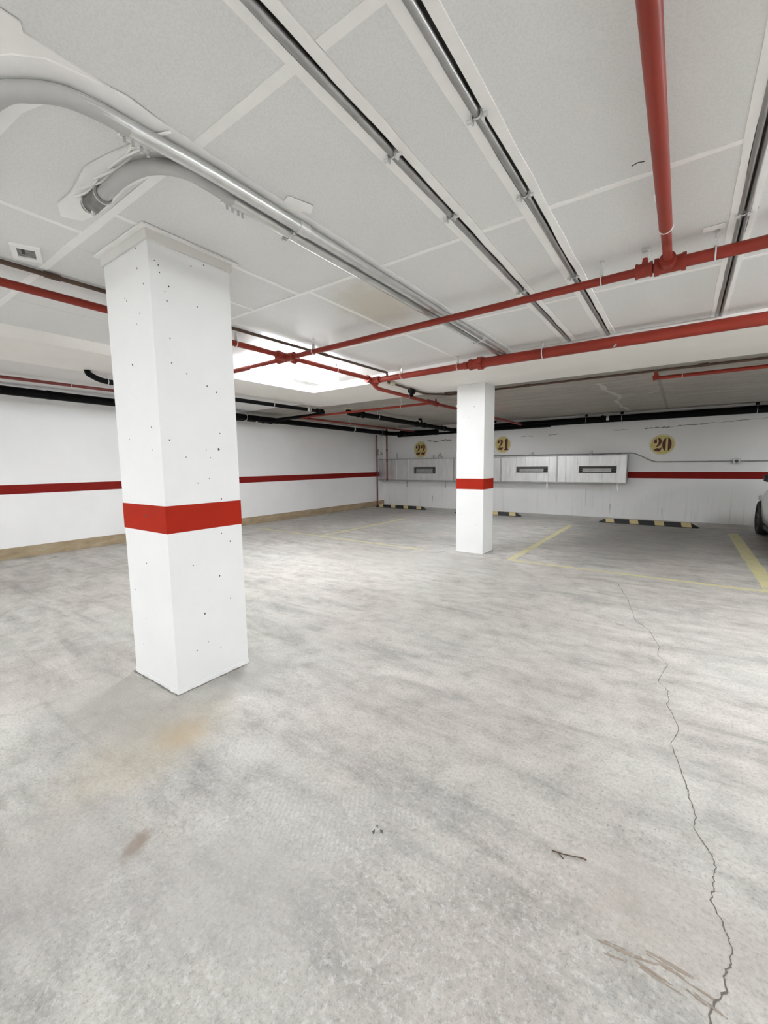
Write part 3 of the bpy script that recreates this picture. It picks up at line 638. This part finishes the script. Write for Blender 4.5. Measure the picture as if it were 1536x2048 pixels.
# brown line
zb = 2.685
Br = thing('gas_pipe', 'thin brown pipe tight under the ceiling beside the left red pipe', 'pipe', (-3.53, -8, zb))
MB().tube([(-3.60, -8.8, zb), (-3.53, 1.15, zb), (-3.48, 3.75, zb), (-3.46, 4.98, zb)], .015, 14).build('tube', 'brown', Br)
MB().tube(fillet([(-3.46, 4.90, zb), (-3.455, 4.97, zb), (-3.46, 4.985, 2.57), (-3.50, 5.12, 2.572), (-3.58, 6.25, 2.572), (-3.30, 6.62, 2.572), (-2.6, 6.66, 2.58), (8.3, 6.72, 2.585)], .05), .016, 14).build('tube', 'brown', Br, label='brown length dropping under the beam and turning right')
sleeve(Br, (-3.528, 1.10, zb), (-3.527, 1.19, zb), .020, 'brown', bead=False); sleeve(Br, (-3.48, 3.70, zb), (-3.479, 3.79, zb), .019, 'brown', bead=False)
MB().tube([(-3.50, 5.08, 2.572), (-3.51, 5.22, 2.572)], .028, 14).build('union', 'putty', Br, label='cream sealed joint below the beam edge')
vb = MB().tube([(-3.545, 5.72, 2.55), (-3.553, 5.84, 2.55)], .042, 14).build('valve', 'black', Br, label='black valve hanging from the brown pipe')
MB().box(-3.575, -3.525, 5.76, 5.80, 2.46, 2.52).build('lever', 'black', vb, .004); MB().tube([(-3.55, 5.78, 2.54), (-3.55, 5.78, 2.475)], [.03, .018], 10).build('stem', 'black', vb)
MB().tube([(-3.36, 6.54, ZL - .02), (-3.12, 6.60, ZL - .02), (-2.7, 6.55, ZL - .02)], .010, 10).build('side_tube', 'brown', Br)
for x in (-2.06, .1, .75): sleeve(Br, (x, 6.665, 2.582), (x + .09, 6.667, 2.582), .022, 'brown', 'clip', bead=False)
# black drains
bl = thing('drain_pipe', 'large black drain pipe hung along the left wall', 'pipe', (-7.9, 0, 2.5))
MB().tube(fillet([(-7.9, -8.8, 2.55), (-7.9, 1.7, 2.515), (-7.9, 11.45, 2.415), (-7.7, 11.62, 2.41), (-6.2, 11.62, 2.41)], .18), .064, 20).build('tube', 'black', bl)
for y in (-2, 2.35, 9.6): sleeve(bl, (-7.9, y, 2.535 - .0102 * y), (-7.9, y + .05, 2.535 - .0102 * y), .069, 'zinc' if y > 9 else 'black', 'band', bead=False)
for y in (3.3, 5.9, 11.0): hanger(bl, (-7.9, y, 2.533 - .0102 * y), (0, 1, 0), .064, ZL - .001, False)
sleeve(bl, (-7.9, 11.0, 2.42), (-7.9, 11.3, 2.417), .078, 'black'); sleeve(bl, (-7.55, 11.62, 2.41), (-7.3, 11.62, 2.41), .078, 'black')
bb = thing('drain_pipe', 'large black drain pipe hung along the top of the back wall', 'pipe', (-4.8, 11.80, 2.47))
MB().tube([(-5.6, 11.80, 2.452), (8.3, 11.80, 2.475)], .080, 22).build('tube', 'black', bb)
for x in (-4.45, -2.06, -1.27, 1.20, 4.0):
    hanger(bb, (x, 11.80, 2.468), (1, 0, 0), .080, ZL - .001, False)
    MB().box(x - .03, x + .03, 11.78, 11.82, 2.555, ZL).build('bracket', 'black', bb)
for x in (-1.72, -1.60): sleeve(bb, (x, 11.8, 2.47), (x + .06, 11.8, 2.47), .086, 'zinc' if x > -1.65 else 'black', 'band', bead=False)
bm_ = thing('drain_pipe', 'black drain pipe dropping from the slab over bay 21 and running to the back wall', 'pipe', (-5.9, 7.1, 2.5))
MB().tube(fillet([(-5.98, 7.12, ZL), (-5.96, 7.10, 2.52), (-5.78, 7.30, 2.495), (-5.68, 11.62, 2.41), (-5.3, 11.72, 2.41)], .10), .055, 20).build('tube', 'black', bm_)
MB().tube([(-5.98, 7.12, ZL - .022), (-5.98, 7.12, ZL)], [.09, .12], 20).build('escutcheon', 'putty', bm_, label='cream putty collar where the drain leaves the slab')
sleeve(bm_, (-5.79, 7.22, 2.497), (-5.785, 7.40, 2.494), .064, 'black')
sleeve(bm_, (-5.74, 9.60, 2.452), (-5.73, 10.0, 2.445), .066, 'black')
wy = MB().tube([(-5.735, 9.8, 2.45), (-5.70, 9.7, 2.58)], .05, 18).build('cleanout', 'black', bm_, label='upright black cleanout with a pale cap')
MB().tube([(-5.70, 9.69, 2.52), (-5.725, 9.66, 2.525)], .034, 14).build('cap', 'zinc', wy)
hanger(bm_, (-5.72, 10.4, 2.437), (0, 1, 0), .055, ZL - .001, False); hanger(bm_, (-5.765, 7.9, 2.484), (0, 1, 0), .055, ZL - .001, False)
sleeve(bm_, (-5.70, 10.9, 2.428), (-5.695, 11.1, 2.424), .064, 'black')
bp = pipe('drain_pipe', 'thin black pipe under the back wall drain in the far left corner', [(-7.72, 11.70, 2.33), (-4.5, 11.70, 2.36), (-2.9, 11.70, 2.37)], .032, 'black', .05)
for x in (-6.35, -5.5): sleeve(bp, (x, 11.7, 2.345), (x + .10, 11.7, 2.346), .042, 'black', bead=False)
bd = thing('drain_pipe', 'slim black drain pipe hung beside the left beam with an upturned end', 'pipe', (-6.27, 2.3, 2.5))
MB().tube(fillet([(-6.02, 2.22, ZS), (-6.05, 2.24, 2.56), (-6.16, 2.42, 2.515), (-6.18, 2.75, 2.515), (-6.12, 6.50, 2.505), (-6.35, 6.72, 2.50), (-8.05, 6.66, 2.47)], .12), .034, 18).build('tube', 'black', bd)
sleeve(bd, (-6.175, 2.58, 2.515), (-6.175, 2.66, 2.515), .042, 'zinc', 'band', bead=False)
hanger(bd, (-6.17, 2.50, 2.515), (0, 1, 0), .034, ZL - .001, False)
hanger(bd, (-6.14, 5.2, 2.51), (0, 1, 0), .034, ZL - .001, False); hanger(bd, (-6.12, 6.1, 2.508), (0, 1, 0), .034, ZL - .001, False)
sleeve(bd, (-6.13, 6.02, 2.508), (-6.128, 6.08, 2.508), .041, 'zinc', 'band', bead=False)
sleeve(bd, (-6.125, 6.30, 2.506), (-6.122, 6.46, 2.506), .044, 'black')
MB().tube([(-6.60, 6.715, 2.495), (-7.6, 6.68, 2.478)], .036, 14).build('tube', 'black', bd)
st = pipe('drain_pipe', 'black elbow pipe joining the left wall drain beyond the nearest column', [(-8.30, 5.35, 2.60), (-8.26, 5.42, 2.48), (-8.05, 5.75, 2.455), (-8.02, 6.9, 2.455)], .05, 'black', .12)
for y in (5.95, 6.25): sleeve(st, (-8.03, y, 2.455), (-8.03, y + .05, 2.455), .056, 'zinc', 'band', bead=False)
sleeve(st, (-8.02, 6.45, 2.455), (-8.02, 6.7, 2.455), .060, 'black')
# risers in the corner
r1 = pipe('riser_pipe', 'thin dark red riser standing on the floor in the far left corner', [(-8.44, 11.50, 0), (-8.44, 11.50, 2.40)], .022, 'pipe_dark_red', cat='pipe')
for z in (1.13, 1.75, 2.2): sleeve(r1, (-8.44, 11.5, z), (-8.44, 11.5, z + .06), .027, 'pipe_dark_red', bead=False)
r2 = pipe('riser_pipe', 'dark red drop pipe hanging in front of the duct left end', [(-8.03, 11.50, ZL), (-8.03, 11.50, .87)], .026, 'pipe_dark_red', cat='pipe')
for z in (1.85, 1.50, .90): sleeve(r2, (-8.03, 11.5, z), (-8.03, 11.5, z + .06), .033, 'pipe_dark_red', bead=False)

# ================================================================== CONDUITS
def conduit(label, pts, r, mat, clamps=(), couplings=(), mirror=1):
    t = thing('conduit', label, 'conduit', pts[0], 'steel conduits on the ceiling' if False else None)
    MB().tube(pts, r, 14).build('tube', mat, t)
    for x, y, z in couplings: sleeve(t, (x, y - .035, z), (x, y + .035, z), r + .004, 'zinc', bead=False)
    for x, y, z in clamps:
        b = MB().box(x - .058, x + .058, y - .011, y + .011, z + r - .012, z + r + .004).build('clamp', 'zinc', t, label='zinc strut clamp with bolt ears')
        MB().ring((x, y, z), (0, 1, 0), r + .003, .004, 16, 5).build('clamp_ring', 'zinc', b)
        for s in (-1, 1):
            MB().box(x + s * (r + .006) - .004, x + s * (r + .006) + .004, y - .012, y + .012, z - .028, z + r).build('ear', 'zinc', b)
            MB().tube([(x + s * (r + .004), y, z - .016), (x + s * (r + .026), y, z - .016)], .008, 8).build('bolt', 'zinc', b)
    return t
zc = 2.705
conduit('slim steel conduit in a taped groove, the middle of the ceiling runs', [(-1.072, -8.8, zc), (-1.072, 5.0, zc)], .015, 'emt', [(-1.072, 1.60, zc), (-1.072, 2.15, zc), (-1.072, 3.34, zc), (-1.072, -1, zc)])
conduit('slim steel conduit in a taped groove, left of the overhead red pipe', [(-0.705, -8.8, zc), (-0.705, 1.6, zc), (-0.700, 2.2, zc), (-0.705, 5.0, zc)], .015, 'emt', [(-0.702, 1.62, zc), (-0.70, 2.20, zc), (-0.70, 3.31, zc), (-0.70, -1, zc)])
conduit('steel conduit in the right hand groove, left one of the pair', [(0.176, -8.8, zc), (0.176, 5.0, zc)], .0115, 'emt', [(0.190, 3.05, zc)])
conduit('steel conduit in the right hand groove, right one of the pair', [(0.206, -8.8, zc), (0.206, 5.0, zc)], .0095, 'emt', [])
z1 = 2.668
ca = conduit('thick conduit with a sweeping bend at the upper left of the ceiling', smoothline([(-2.75, .56, z1), (-2.3, .50, z1), (-1.98, .535, z1), (-1.875, .59, z1), (-1.805, .66, z1), (-1.772, .76, z1), (-1.762, .90, z1), (-1.745, 1.15, z1), (-1.742, 1.5, z1), (-1.742, 2.5, z1), (-1.735, 5.0, z1)], 8), .029, 'galv', couplings=[(-1.742, 1.72, z1), (-1.738, 4.2, z1)])
MB().tube(smoothline([(-2.75, .56, z1 - .001), (-2.3, .50, z1 - .001), (-1.98, .535, z1 - .001), (-1.875, .59, z1 - .001), (-1.805, .66, z1 - .001), (-1.775, .75, z1 - .001), (-1.766, .86, z1 - .001)], 8), .030, 16).build('bend', 'grey_pvc', ca, label='grey painted bend')
cb_ = conduit('thick conduit with a bend that enters the ceiling by the nearest column', [(-1.822, 1.30, z1 - .004), (-1.826, 1.8, z1 - .004), (-1.812, 5.0, z1)], .028, 'galv', [(-1.826, 1.70, z1 - .004), (-1.814, 4.24, z1)])
MB().tube(smoothline([(-1.822, 1.34, z1 - .004), (-1.812, 1.20, z1 - .002), (-1.815, 1.11, z1 - .004), (-1.86, 1.035, z1 - .006), (-1.94, .985, z1 - .008), (-2.06, .962, z1 - .01), (-2.20, .962, z1 - .01), (-2.27, .965, z1 - .008)], 8), .0295, 16).build('bend', 'grey_pvc', cb_, label='grey painted bend')
cpl = MB().tube([(-2.25, .964, z1 - .008), (-2.30, .966, z1 - .006), (-2.38, .970, z1), (-2.45, .972, z1 + .012)], [.035, .036, .036, .033], 18).build('coupling', 'faint', cb_, label='dark grey end coupling with screws')
for a in (-2.27, -2.42): MB().ring((a, .965 if a > -2.3 else .971, z1 - .006 if a > -2.3 else z1 + .004), (1, -.02, -.05), .037, .004, 18, 5).build('clamp_ring', 'zinc', cpl)
MB().tube([(-2.40, .970, z1 - .03), (-2.40, .975, z1 - .048)], .009, 8).build('screw', 'zinc', cpl)
for par, x, y in ((ca, -1.79, .90), (cb_, -1.845, 1.38)):
    cl = MB().box(x - .02, x + .035, y - .055, y + .055, z1 - .018, z1 - .008).build('clamp', 'zinc', par, .002, label='zinc beam clamp')
    for s in (-.042, -.012, .020, .045): MB().tube([(x - .012, y + s, z1 - .02), (x - .012, y + s, z1 - .040)], .006, 8).build('bolt', 'zinc', cl)
    MB().box(x - .035, x - .012, y - .06, y + .06, z1 - .01, ZC - .008).build('plate', 'tape', cl)
# conduit on the back wall with its box
yw = YB - .018
wc = thing('conduit', 'thin grey conduit on the back wall stepping down right of the duct', 'conduit', (-5.6, yw, 1.63))
MB().tube(fillet([(-5.7, yw, 1.63), (-3.5, yw, 1.622), (-1.86, yw, 1.612), (-.99, yw, 1.622), (-.57, yw, 1.395), (.93, yw, 1.392), (8.2, yw, 1.40)], .10), .014, 12).build('tube', 'emt', wc)
MB().tube(fillet([(-1.75, yw - .01, 1.565), (-1.62, yw - .02, 1.612), (-1.35, yw - .02, 1.612), (-1.2, yw - .02, 1.565)], .08), .008, 10).build('flexible_tail', 'emt', wc)
for x in (-3.42, -1.93): MB().box(x - .02, x + .02, yw - .018, YB, 1.58, 1.70).build('strap', 'emt', wc)
bx = MB().box(.885, 1.005, YB - .06, YB, 1.335, 1.445).build('outlet_box', 'emt', wc, .006, label='grey metal outlet box')
MB().tube([(.945, YB - .062, 1.39), (.945, YB - .066, 1.39)], .034, 16).build('receptacle', 'plastic_black', bx)
for x, z in ((.90, 1.43), (.99, 1.35)): MB().tube([(x, YB - .061, z), (x, YB - .064, z)], .006, 8).build('screw', 'zinc', bx)

# ================================================================== DUCT
y0 = 11.65
du = thing('air_duct', 'long galvanised sheet metal duct hung along the back wall', 'duct', (-4.8, 11.8, .89))
ZB_, ZT_ = .893, 1.575
secs = [(-8.49, -5.67, [-7.75, -7.3, -5.98], (-7.08, -6.29, 1.107, 1.32)), (-5.66, -4.21, [-5.3, -4.9, -4.5], None), (-4.20, -2.70, [-4.02, -3.78, -3.51, -3.21, -2.90], (-3.76, -2.92, 1.147, 1.305)), (-2.69, -1.11, [-2.48, -2.20, -1.92, -1.63, -1.34], (-2.16, -1.31, 1.137, 1.31))]
for x0, x1, seams, gr in secs:
    m = MB()
    if gr:
        a, b, c, d = gr
        m.box(x0, x1, y0 + .052, YB - .03, ZB_, ZT_)
        for bb_ in ((x0, a, ZB_, ZT_), (b, x1, ZB_, ZT_), (a, b, ZB_, c), (a, b, d, ZT_)): m.box(bb_[0], bb_[1], y0, y0 + .05, bb_[2], bb_[3])
    else: m.box(x0, x1, y0, YB - .03, ZB_, ZT_)
    s_ = m.build('duct_section', 'duct', du)
    for x in seams:
        for lo, hi in (((ZB_, ZT_),) if not (gr and gr[0] < x < gr[1]) else ((ZB_, gr[2] - .02), (gr[3] + .02, ZT_))): MB().box(x - .007, x + .007, y0 - .010, y0, lo + .01, hi - .01).build('seam', 'zinc', s_, .002)
    f = MB()
    for z in (ZB_, ZT_): f.box(x0, x1, y0 - .014, y0 + .02, z - .012, z + .012)
    f.build('edge_flange', 'emt', s_)
    if gr:
        a, b, c, d = gr; m = MB()
        for bb_ in ((a - .025, a, c - .025, d + .025), (b, b + .025, c - .025, d + .025), (a, b, c - .025, c), (a, b, d, d + .025)): m.box(bb_[0], bb_[1], y0 - .012, y0 + .002, bb_[2], bb_[3])
        m.build('grille_frame', 'zinc', s_)
        MB().box(a - .01, b + .01, y0 + .046, y0 + .0515, c - .01, d + .01).build('grille_shade_plate', 'gap', s_)  # dark plate paints the shade inside the duct opening
        m = MB(); k = 4
        for j in range(k):
            z = c + (d - c) * (j + .5) / k; m.box(a, b, y0 + .012, y0 + .036, z - .004, z + .004)
        m.build('louvre', 'faint', s_)
        MB().box(a + .08, b - .12, y0 + .018, y0 + .030, c + .03, d - .06).build('damper', 'emt', s_)
for x in (-5.665, -4.205, -2.695): MB().box(x - .018, x + .018, y0 - .022, YB - .03, ZB_ - .02, ZT_ + .02).build('joint_flange', 'emt', du, .002, label='raised flange between duct sections')
MB().box(-1.112, -1.094, y0 - .02, YB - .03, ZB_ - .018, ZT_ + .018).build('end_flange', 'emt', du, .002)
for x, zt in ((-7.36, .66), (-5.96, .66), (-2.94, .68), (-1.28, .63)):
    m = MB()
    for j in range(5): m.box(x - .016, x + .016, y0 + .02, y0 + .026, zt + (ZB_ - zt) * j / 5 + .012, zt + (ZB_ - zt) * (j + 1) / 5 - .003)
    m.box(x - .016, x - .009, y0 + .021, y0 + .025, zt, ZB_); m.box(x + .009, x + .016, y0 + .021, y0 + .025, zt, ZB_)
    m.build('strap', 'zinc' if x > -4 else 'emt', du, label='perforated hanger strap below the duct')
for x, zt in ((-7.83, 1.77), (-6.45, 1.69), (-3.44, 1.66), (-1.95, 1.65)):
    m = MB().box(x - .012, x + .012, 11.80, 11.806, ZT_, zt)
    m.box(x - .05, x + .05, 11.795, 11.81, ZT_, ZT_ + .02); m.build('strap', 'emt', du)
MB().tube([(-6.30, 11.8, ZT_), (-6.22, 11.8, 1.73), (-6.20, 11.8, 1.73), (-6.12, 11.8, ZT_)], .010, 8).build('strap', 'emt', du)

# ================================================================== WHEEL STOPS
def wheel_stop(loc, label, first=None):
    if first: return tree_copy(first, loc, label)
    t = thing('wheel_stop', label, 'wheel stop', (0, 0, 0), 'rubber wheel stops on the bay floors')
    L = .95; sec = lambda x, k: [(x, -.075, 0), (x, -.045 * k, .095 * k + .001), (x, .045 * k, .095 * k + .001), (x, .075, 0)]
    v = sec(-L, .15) + sec(-L + .14, 1) + sec(L - .14, 1) + sec(L, .15); f = []
    for i in range(3):
        for j in range(4): a = i * 4 + j; b = i * 4 + (j + 1) % 4; f.append((a, b, b + 4, a + 4))
    f += [(3, 2, 1, 0), (12, 13, 14, 15)]
    MB().add(v, f).build('body', 'rubber', t)
    for k in range(4):
        x = -.72 + k * .48; e = .0025; s_ = .02
        MB().add([(x - .085 + s_, -.070 - e, .014), (x + .085 + s_, -.070 - e, .014), (x + .085, -.047 - e, .090), (x - .085, -.047 - e, .090), (x - .085, -.043, .096 + e), (x + .085, -.043, .096 + e), (x + .085, .040, .096 + e), (x - .085, .040, .096 + e)], [(0, 1, 2, 3), (3, 2, 5, 4), (4, 5, 6, 7)]).build('reflector', 'patch_yellow', t, label='yellow reflective patch')
    t.location = loc; return t
w1 = wheel_stop((-.60, 10.93, 0), 'black rubber wheel stop with yellow patches on the floor below number 20')
wheel_stop((-4.36, 11.05, 0), 'black rubber wheel stop partly hidden behind the far column below number 21', w1)
wheel_stop((-7.36, 11.25, 0), 'black rubber wheel stop below number 22 in the far left corner', w1)

# ================================================================== LIGHTS
def light(loc, label, first=None, lens='lens'):
    if first: return tree_copy(first, loc, label)
    t = thing('ceiling_light', label, 'ceiling light', (0, 0, 0))
    W, L = .125, .66
    MB().box(-.09, .09, -L, L, -.045, 0).build('housing', 'housing', t, .004)
    prof = [(-W, -.035), (-W, -.125), (-W * .85, -.150), (-W * .5, -.160), (W * .5, -.160), (W * .85, -.150), (W, -.125), (W, -.035)]
    if lens == 'lens':
        MB().prism([(x, z) for x, z in prof], -L, L, 'xz').build('lens', lens, t, label='glowing wraparound lens')
        for q in (-1, 1): MB().prism([(x * 1.01, z * 1.01) for x, z in prof], q * L - .004, q * L + .004, 'xz').build('end_cap', 'lens_end', t, label='milky end cap glowing less than the lens')
    else:
        MB().box(-.14, .14, -L + .02, L - .02, -.075, -.05).build('lens', lens, t, label='glowing flat lens of an added fill light')
        sk_ = MB()  # skirt shaped to cut upward light from the added bay lamps
        for q in (-1, 1): sk_.box(q * .15 - .01, q * .15 + .01, -L, L, -.10, 0); sk_.box(-.16, .16, q * L - .01, q * L + .01, -.10, 0)
        sk_.build('fill_light_skirt', 'housing', t, label='added white skirt keeping lamp light off the slab')
    t.location = loc; return t
l1 = light((-4.20, 3.98, ZC - .001), 'lit fluorescent ceiling light glowing behind the red pipes near the beam corner')
l2 = light((6.8, 9.2, ZL - .001), 'added unseen fluorescent fill light, over the farthest right bay', None, 'lens_fill')  # bay lamp added to brighten the back bays
OFF = [(2.2, 3.6, ZC), (-4.20, -1.9, ZC), (-1.4, -3.6, ZC), (3.2, -1.5, ZC), (-4.2, -6.5, ZC), (4.4, 3.6, ZC), (3.6, -5.6, ZC), (3.6, 9.2, ZL), (-3.75, 8.75, ZL)]  # extra lamps added for brightness, none of them in view
for k, p in enumerate(OFF):
    light((p[0], p[1], p[2] - .001), 'added unseen fluorescent fill light, %s' % ['right of the raised bay', 'behind the viewer on the left', 'straight behind the viewer', 'right of the viewer', 'farthest behind on the left', 'farthest right of the raised bay', 'farthest behind on the right', 'over the bay right of the car', 'hidden behind the far column'][k], l1 if k < 7 else l2)

# ================================================================== CAR
def car():
    cx, ny = 2.10, 11.40                        # centre line and nose; nose towards the back wall
    t = thing('car', 'white car parked nose first in the bay right of number 20', 'car', (cx, ny - 2.2, 0))
    st = [(0, .52, .33, .60), (.08, .68, .26, .68), (.30, .80, .20, .75), (.65, .86, .19, .82), (1.0, .885, .19, .88), (1.42, .89, .19, .95), (2.4, .89, .19, .97), (3.5, .885, .20, .99), (4.1, .85, .25, .98), (4.38, .76, .33, .90), (4.45, .68, .40, .80)]
    v, f = [], []
    for d, wd, lo, hi in st:
        h = hi - lo
        half = [(0, lo), (wd * .88, lo), (wd * .97, lo + .10), (wd, lo + h * .45), (wd * .985, lo + h * .72), (wd * .93, hi - .05), (wd * .80, hi), (0, hi + .025)]
        sec = half + [(-x, z) for x, z in half[-2:0:-1]]
        v += [(cx + x, ny - d, z) for x, z in sec]
    n = 14
    for i in range(len(st) - 1):
        for j in range(n): f.append((i * n + j, i * n + (j + 1) % n, (i + 1) * n + (j + 1) % n, (i + 1) * n + j))
    f += [tuple(range(n)), tuple(range(len(v) - 1, len(v) - n - 1, -1))]
    m = MB(); m.add(v, f, True)
    body = m.build('body', 'car_paint', t)
    AX = (.84, 3.46); cuts = []
    for d in AX:
        for s in (-1, 1):
            c = MB().tube([(cx + s * .62, ny - d, .33), (cx + s * 1.0, ny - d, .33)], .375, 32).build('cutter', 'rubber', t); cuts.append(c)
    for c in cuts:
        md = body.modifiers.new('arch', 'BOOLEAN'); md.object = c; md.operation = 'DIFFERENCE'; md.solver = 'EXACT'
    dg = bpy.context.evaluated_depsgraph_get(); me = bpy.data.meshes.new_from_object(body.evaluated_get(dg)); body.modifiers.clear(); body.data = me
    me.materials.clear(); me.materials.append(MAT['car_paint'])
    for c in cuts: bpy.data.objects.remove(c)
    # greenhouse
    gs = [(1.30, .76, .94), (2.05, .60, 1.40), (2.6, .60, 1.45), (3.2, .59, 1.42), (4.05, .66, .99)]
    v = []
    for d, wd, z in gs: v += [(cx - wd - (.16 if 2 < d < 3.9 else .06) * 0, ny - d, z), (cx + wd, ny - d, z)]
    v2 = [(cx - .82, ny - 1.36, .95), (cx + .82, ny - 1.36, .95), (cx - .83, ny - 2.6, .97), (cx + .83, ny - 2.6, .97), (cx - .80, ny - 3.98, .98), (cx + .80, ny - 3.98, .98)]
    allv = v + v2
    f = [(0, 1, 3, 2), (2, 3, 5, 4), (4, 5, 7, 6), (6, 7, 9, 8), (0, 2, 10), (2, 4, 12, 10), (4, 6, 12), (6, 8, 14, 12), (1, 11, 3), (3, 11, 13, 5), (5, 13, 7), (7, 13, 15, 9)]
    MB().add(allv, f, False).build('cabin', 'car_paint', t, .012)
    def quad(p, name, mat, off=(0, 0, 0)):
        a = [Vector(q) for q in p]; c = sum(a, Vector()) / len(a); nrm = (a[1] - a[0]).cross(a[2] - a[0]).normalized()
        if nrm.dot(c - Vector((cx, ny - 2.6, .9))) < 0: nrm = -nrm
        q = [c + (x - c) * .90 + nrm * .006 for x in a]; q2 = [x - nrm * .010 for x in q]
        k = len(q); MB().add(q + q2, [tuple(range(k)), tuple(range(2 * k - 1, k - 1, -1))] + [(i, (i + 1) % k, k + (i + 1) % k, k + i) for i in range(k)]).build(name, mat, t)
    quad([v[0], v[1], v[3], v[2]], 'windscreen', 'glass_dark'); quad([v[6], v[7], v[9], v[8]], 'rear_window', 'glass_dark')
    quad([v[2], v[4], v2[2], v2[0]], 'side_window', 'glass_dark'); quad([v[3], v[5], v2[3], v2[1]], 'side_window', 'glass_dark')
    quad([v[6], v[8], v2[4], v2[2]], 'side_window', 'glass_dark'); quad([v[7], v[9], v2[5], v2[3]], 'side_window', 'glass_dark')
    for s in (-1, 1):
        mr = MB().tube([(cx + s * .80, ny - 1.72, 1.03), (cx + s * .87, ny - 1.70, 1.10), (cx + s * .945, ny - 1.70, 1.10)], [.03, .075, .055], 12).build('mirror', 'plastic_black', t)
        MB().box(cx + s * .89 - .045, cx + s * .89 + .045, ny - 1.78, ny - 1.772, 1.05, 1.14).build('mirror_glass', 'glass_dark', mr)
        MB().box(cx + s * .66 - .15, cx + s * .66 + .12, ny - .22, ny - .06, .60, .70).build('headlight', 'lamp_clear', t, .02)
        MB().box(cx + s * .66 - .12, cx + s * .66 + .08, ny - 4.47, ny - 4.38, .72, .90).build('tail_light', 'lamp_red', t, .02)
        for d in (2.15, 3.05): MB().box(cx + s * .892 - .012, cx + s * .892 + .012, ny - d - .10, ny - d + .10, .80, .825).build('door_handle', 'car_paint', t, .005)
        MB().box(cx + s * .80 - .05, cx + s * .80 + .09, ny - 3.0, ny - 1.3, .17, .24).build('sill', 'plastic_black', t, .01)
    MB().box(cx - .42, cx + .42, ny - .06, ny + .012, .40, .52).build('grille', 'plastic_black', t, .01)
    MB().box(cx - .25, cx + .25, ny - 4.475, ny - 4.44, .55, .66).build('number_plate', 'housing', t, .004)
    MB().box(cx - .62, cx + .62, ny - 4.0, ny - .5, .16, .30).build('underbody', 'plastic_black', t)
    for d in AX:
        for s in (-1, 1):
            xo = cx + s * .895; yy = ny - d; r = .325; wd = .205
            P = [(xo - s * wd, .21), (xo - s * wd, .29), (xo - s * wd * .92, r - .008), (xo - s * wd * .5, r), (xo - s * wd * .08, r - .008), (xo, .29), (xo, .21)]
            m = MB(); n = 36; vv = []
            for k in range(n):
                a = 2 * PI * k / n; vv += [(x, yy + q * math.cos(a), .325 + q * math.sin(a)) for x, q in P]
            q_ = len(P); m.add(vv, [(k * q_ + j, k * q_ + (j + 1) % q_, ((k + 1) % n) * q_ + (j + 1) % q_, ((k + 1) % n) * q_ + j) for k in range(n) for j in range(q_)], True)
            tw_ = m.build('tyre', 'rubber', t)
            rm = MB(); rm.tube([(xo - s * .06, yy, .325), (xo - s * .05, yy, .325)], .212, 28); rm.tube([(xo - s * .19, yy, .325), (xo - s * .03, yy, .325)], .05, 16)
            for k in range(5):
                a = 2 * PI * k / 5 + .3; c_, s__ = math.cos(a), math.sin(a)
                rm.tube([(xo - s * .03, yy + .03 * c_, .325 + .03 * s__), (xo - s * .035, yy + .20 * c_, .325 + .20 * s__)], [.03, .024], 8)
            rm.ring((xo - s * .03, yy, .325), (1, 0, 0), .205, .012, 30, 6); rm.build('rim', 'rim', tw_)
    return t
car()
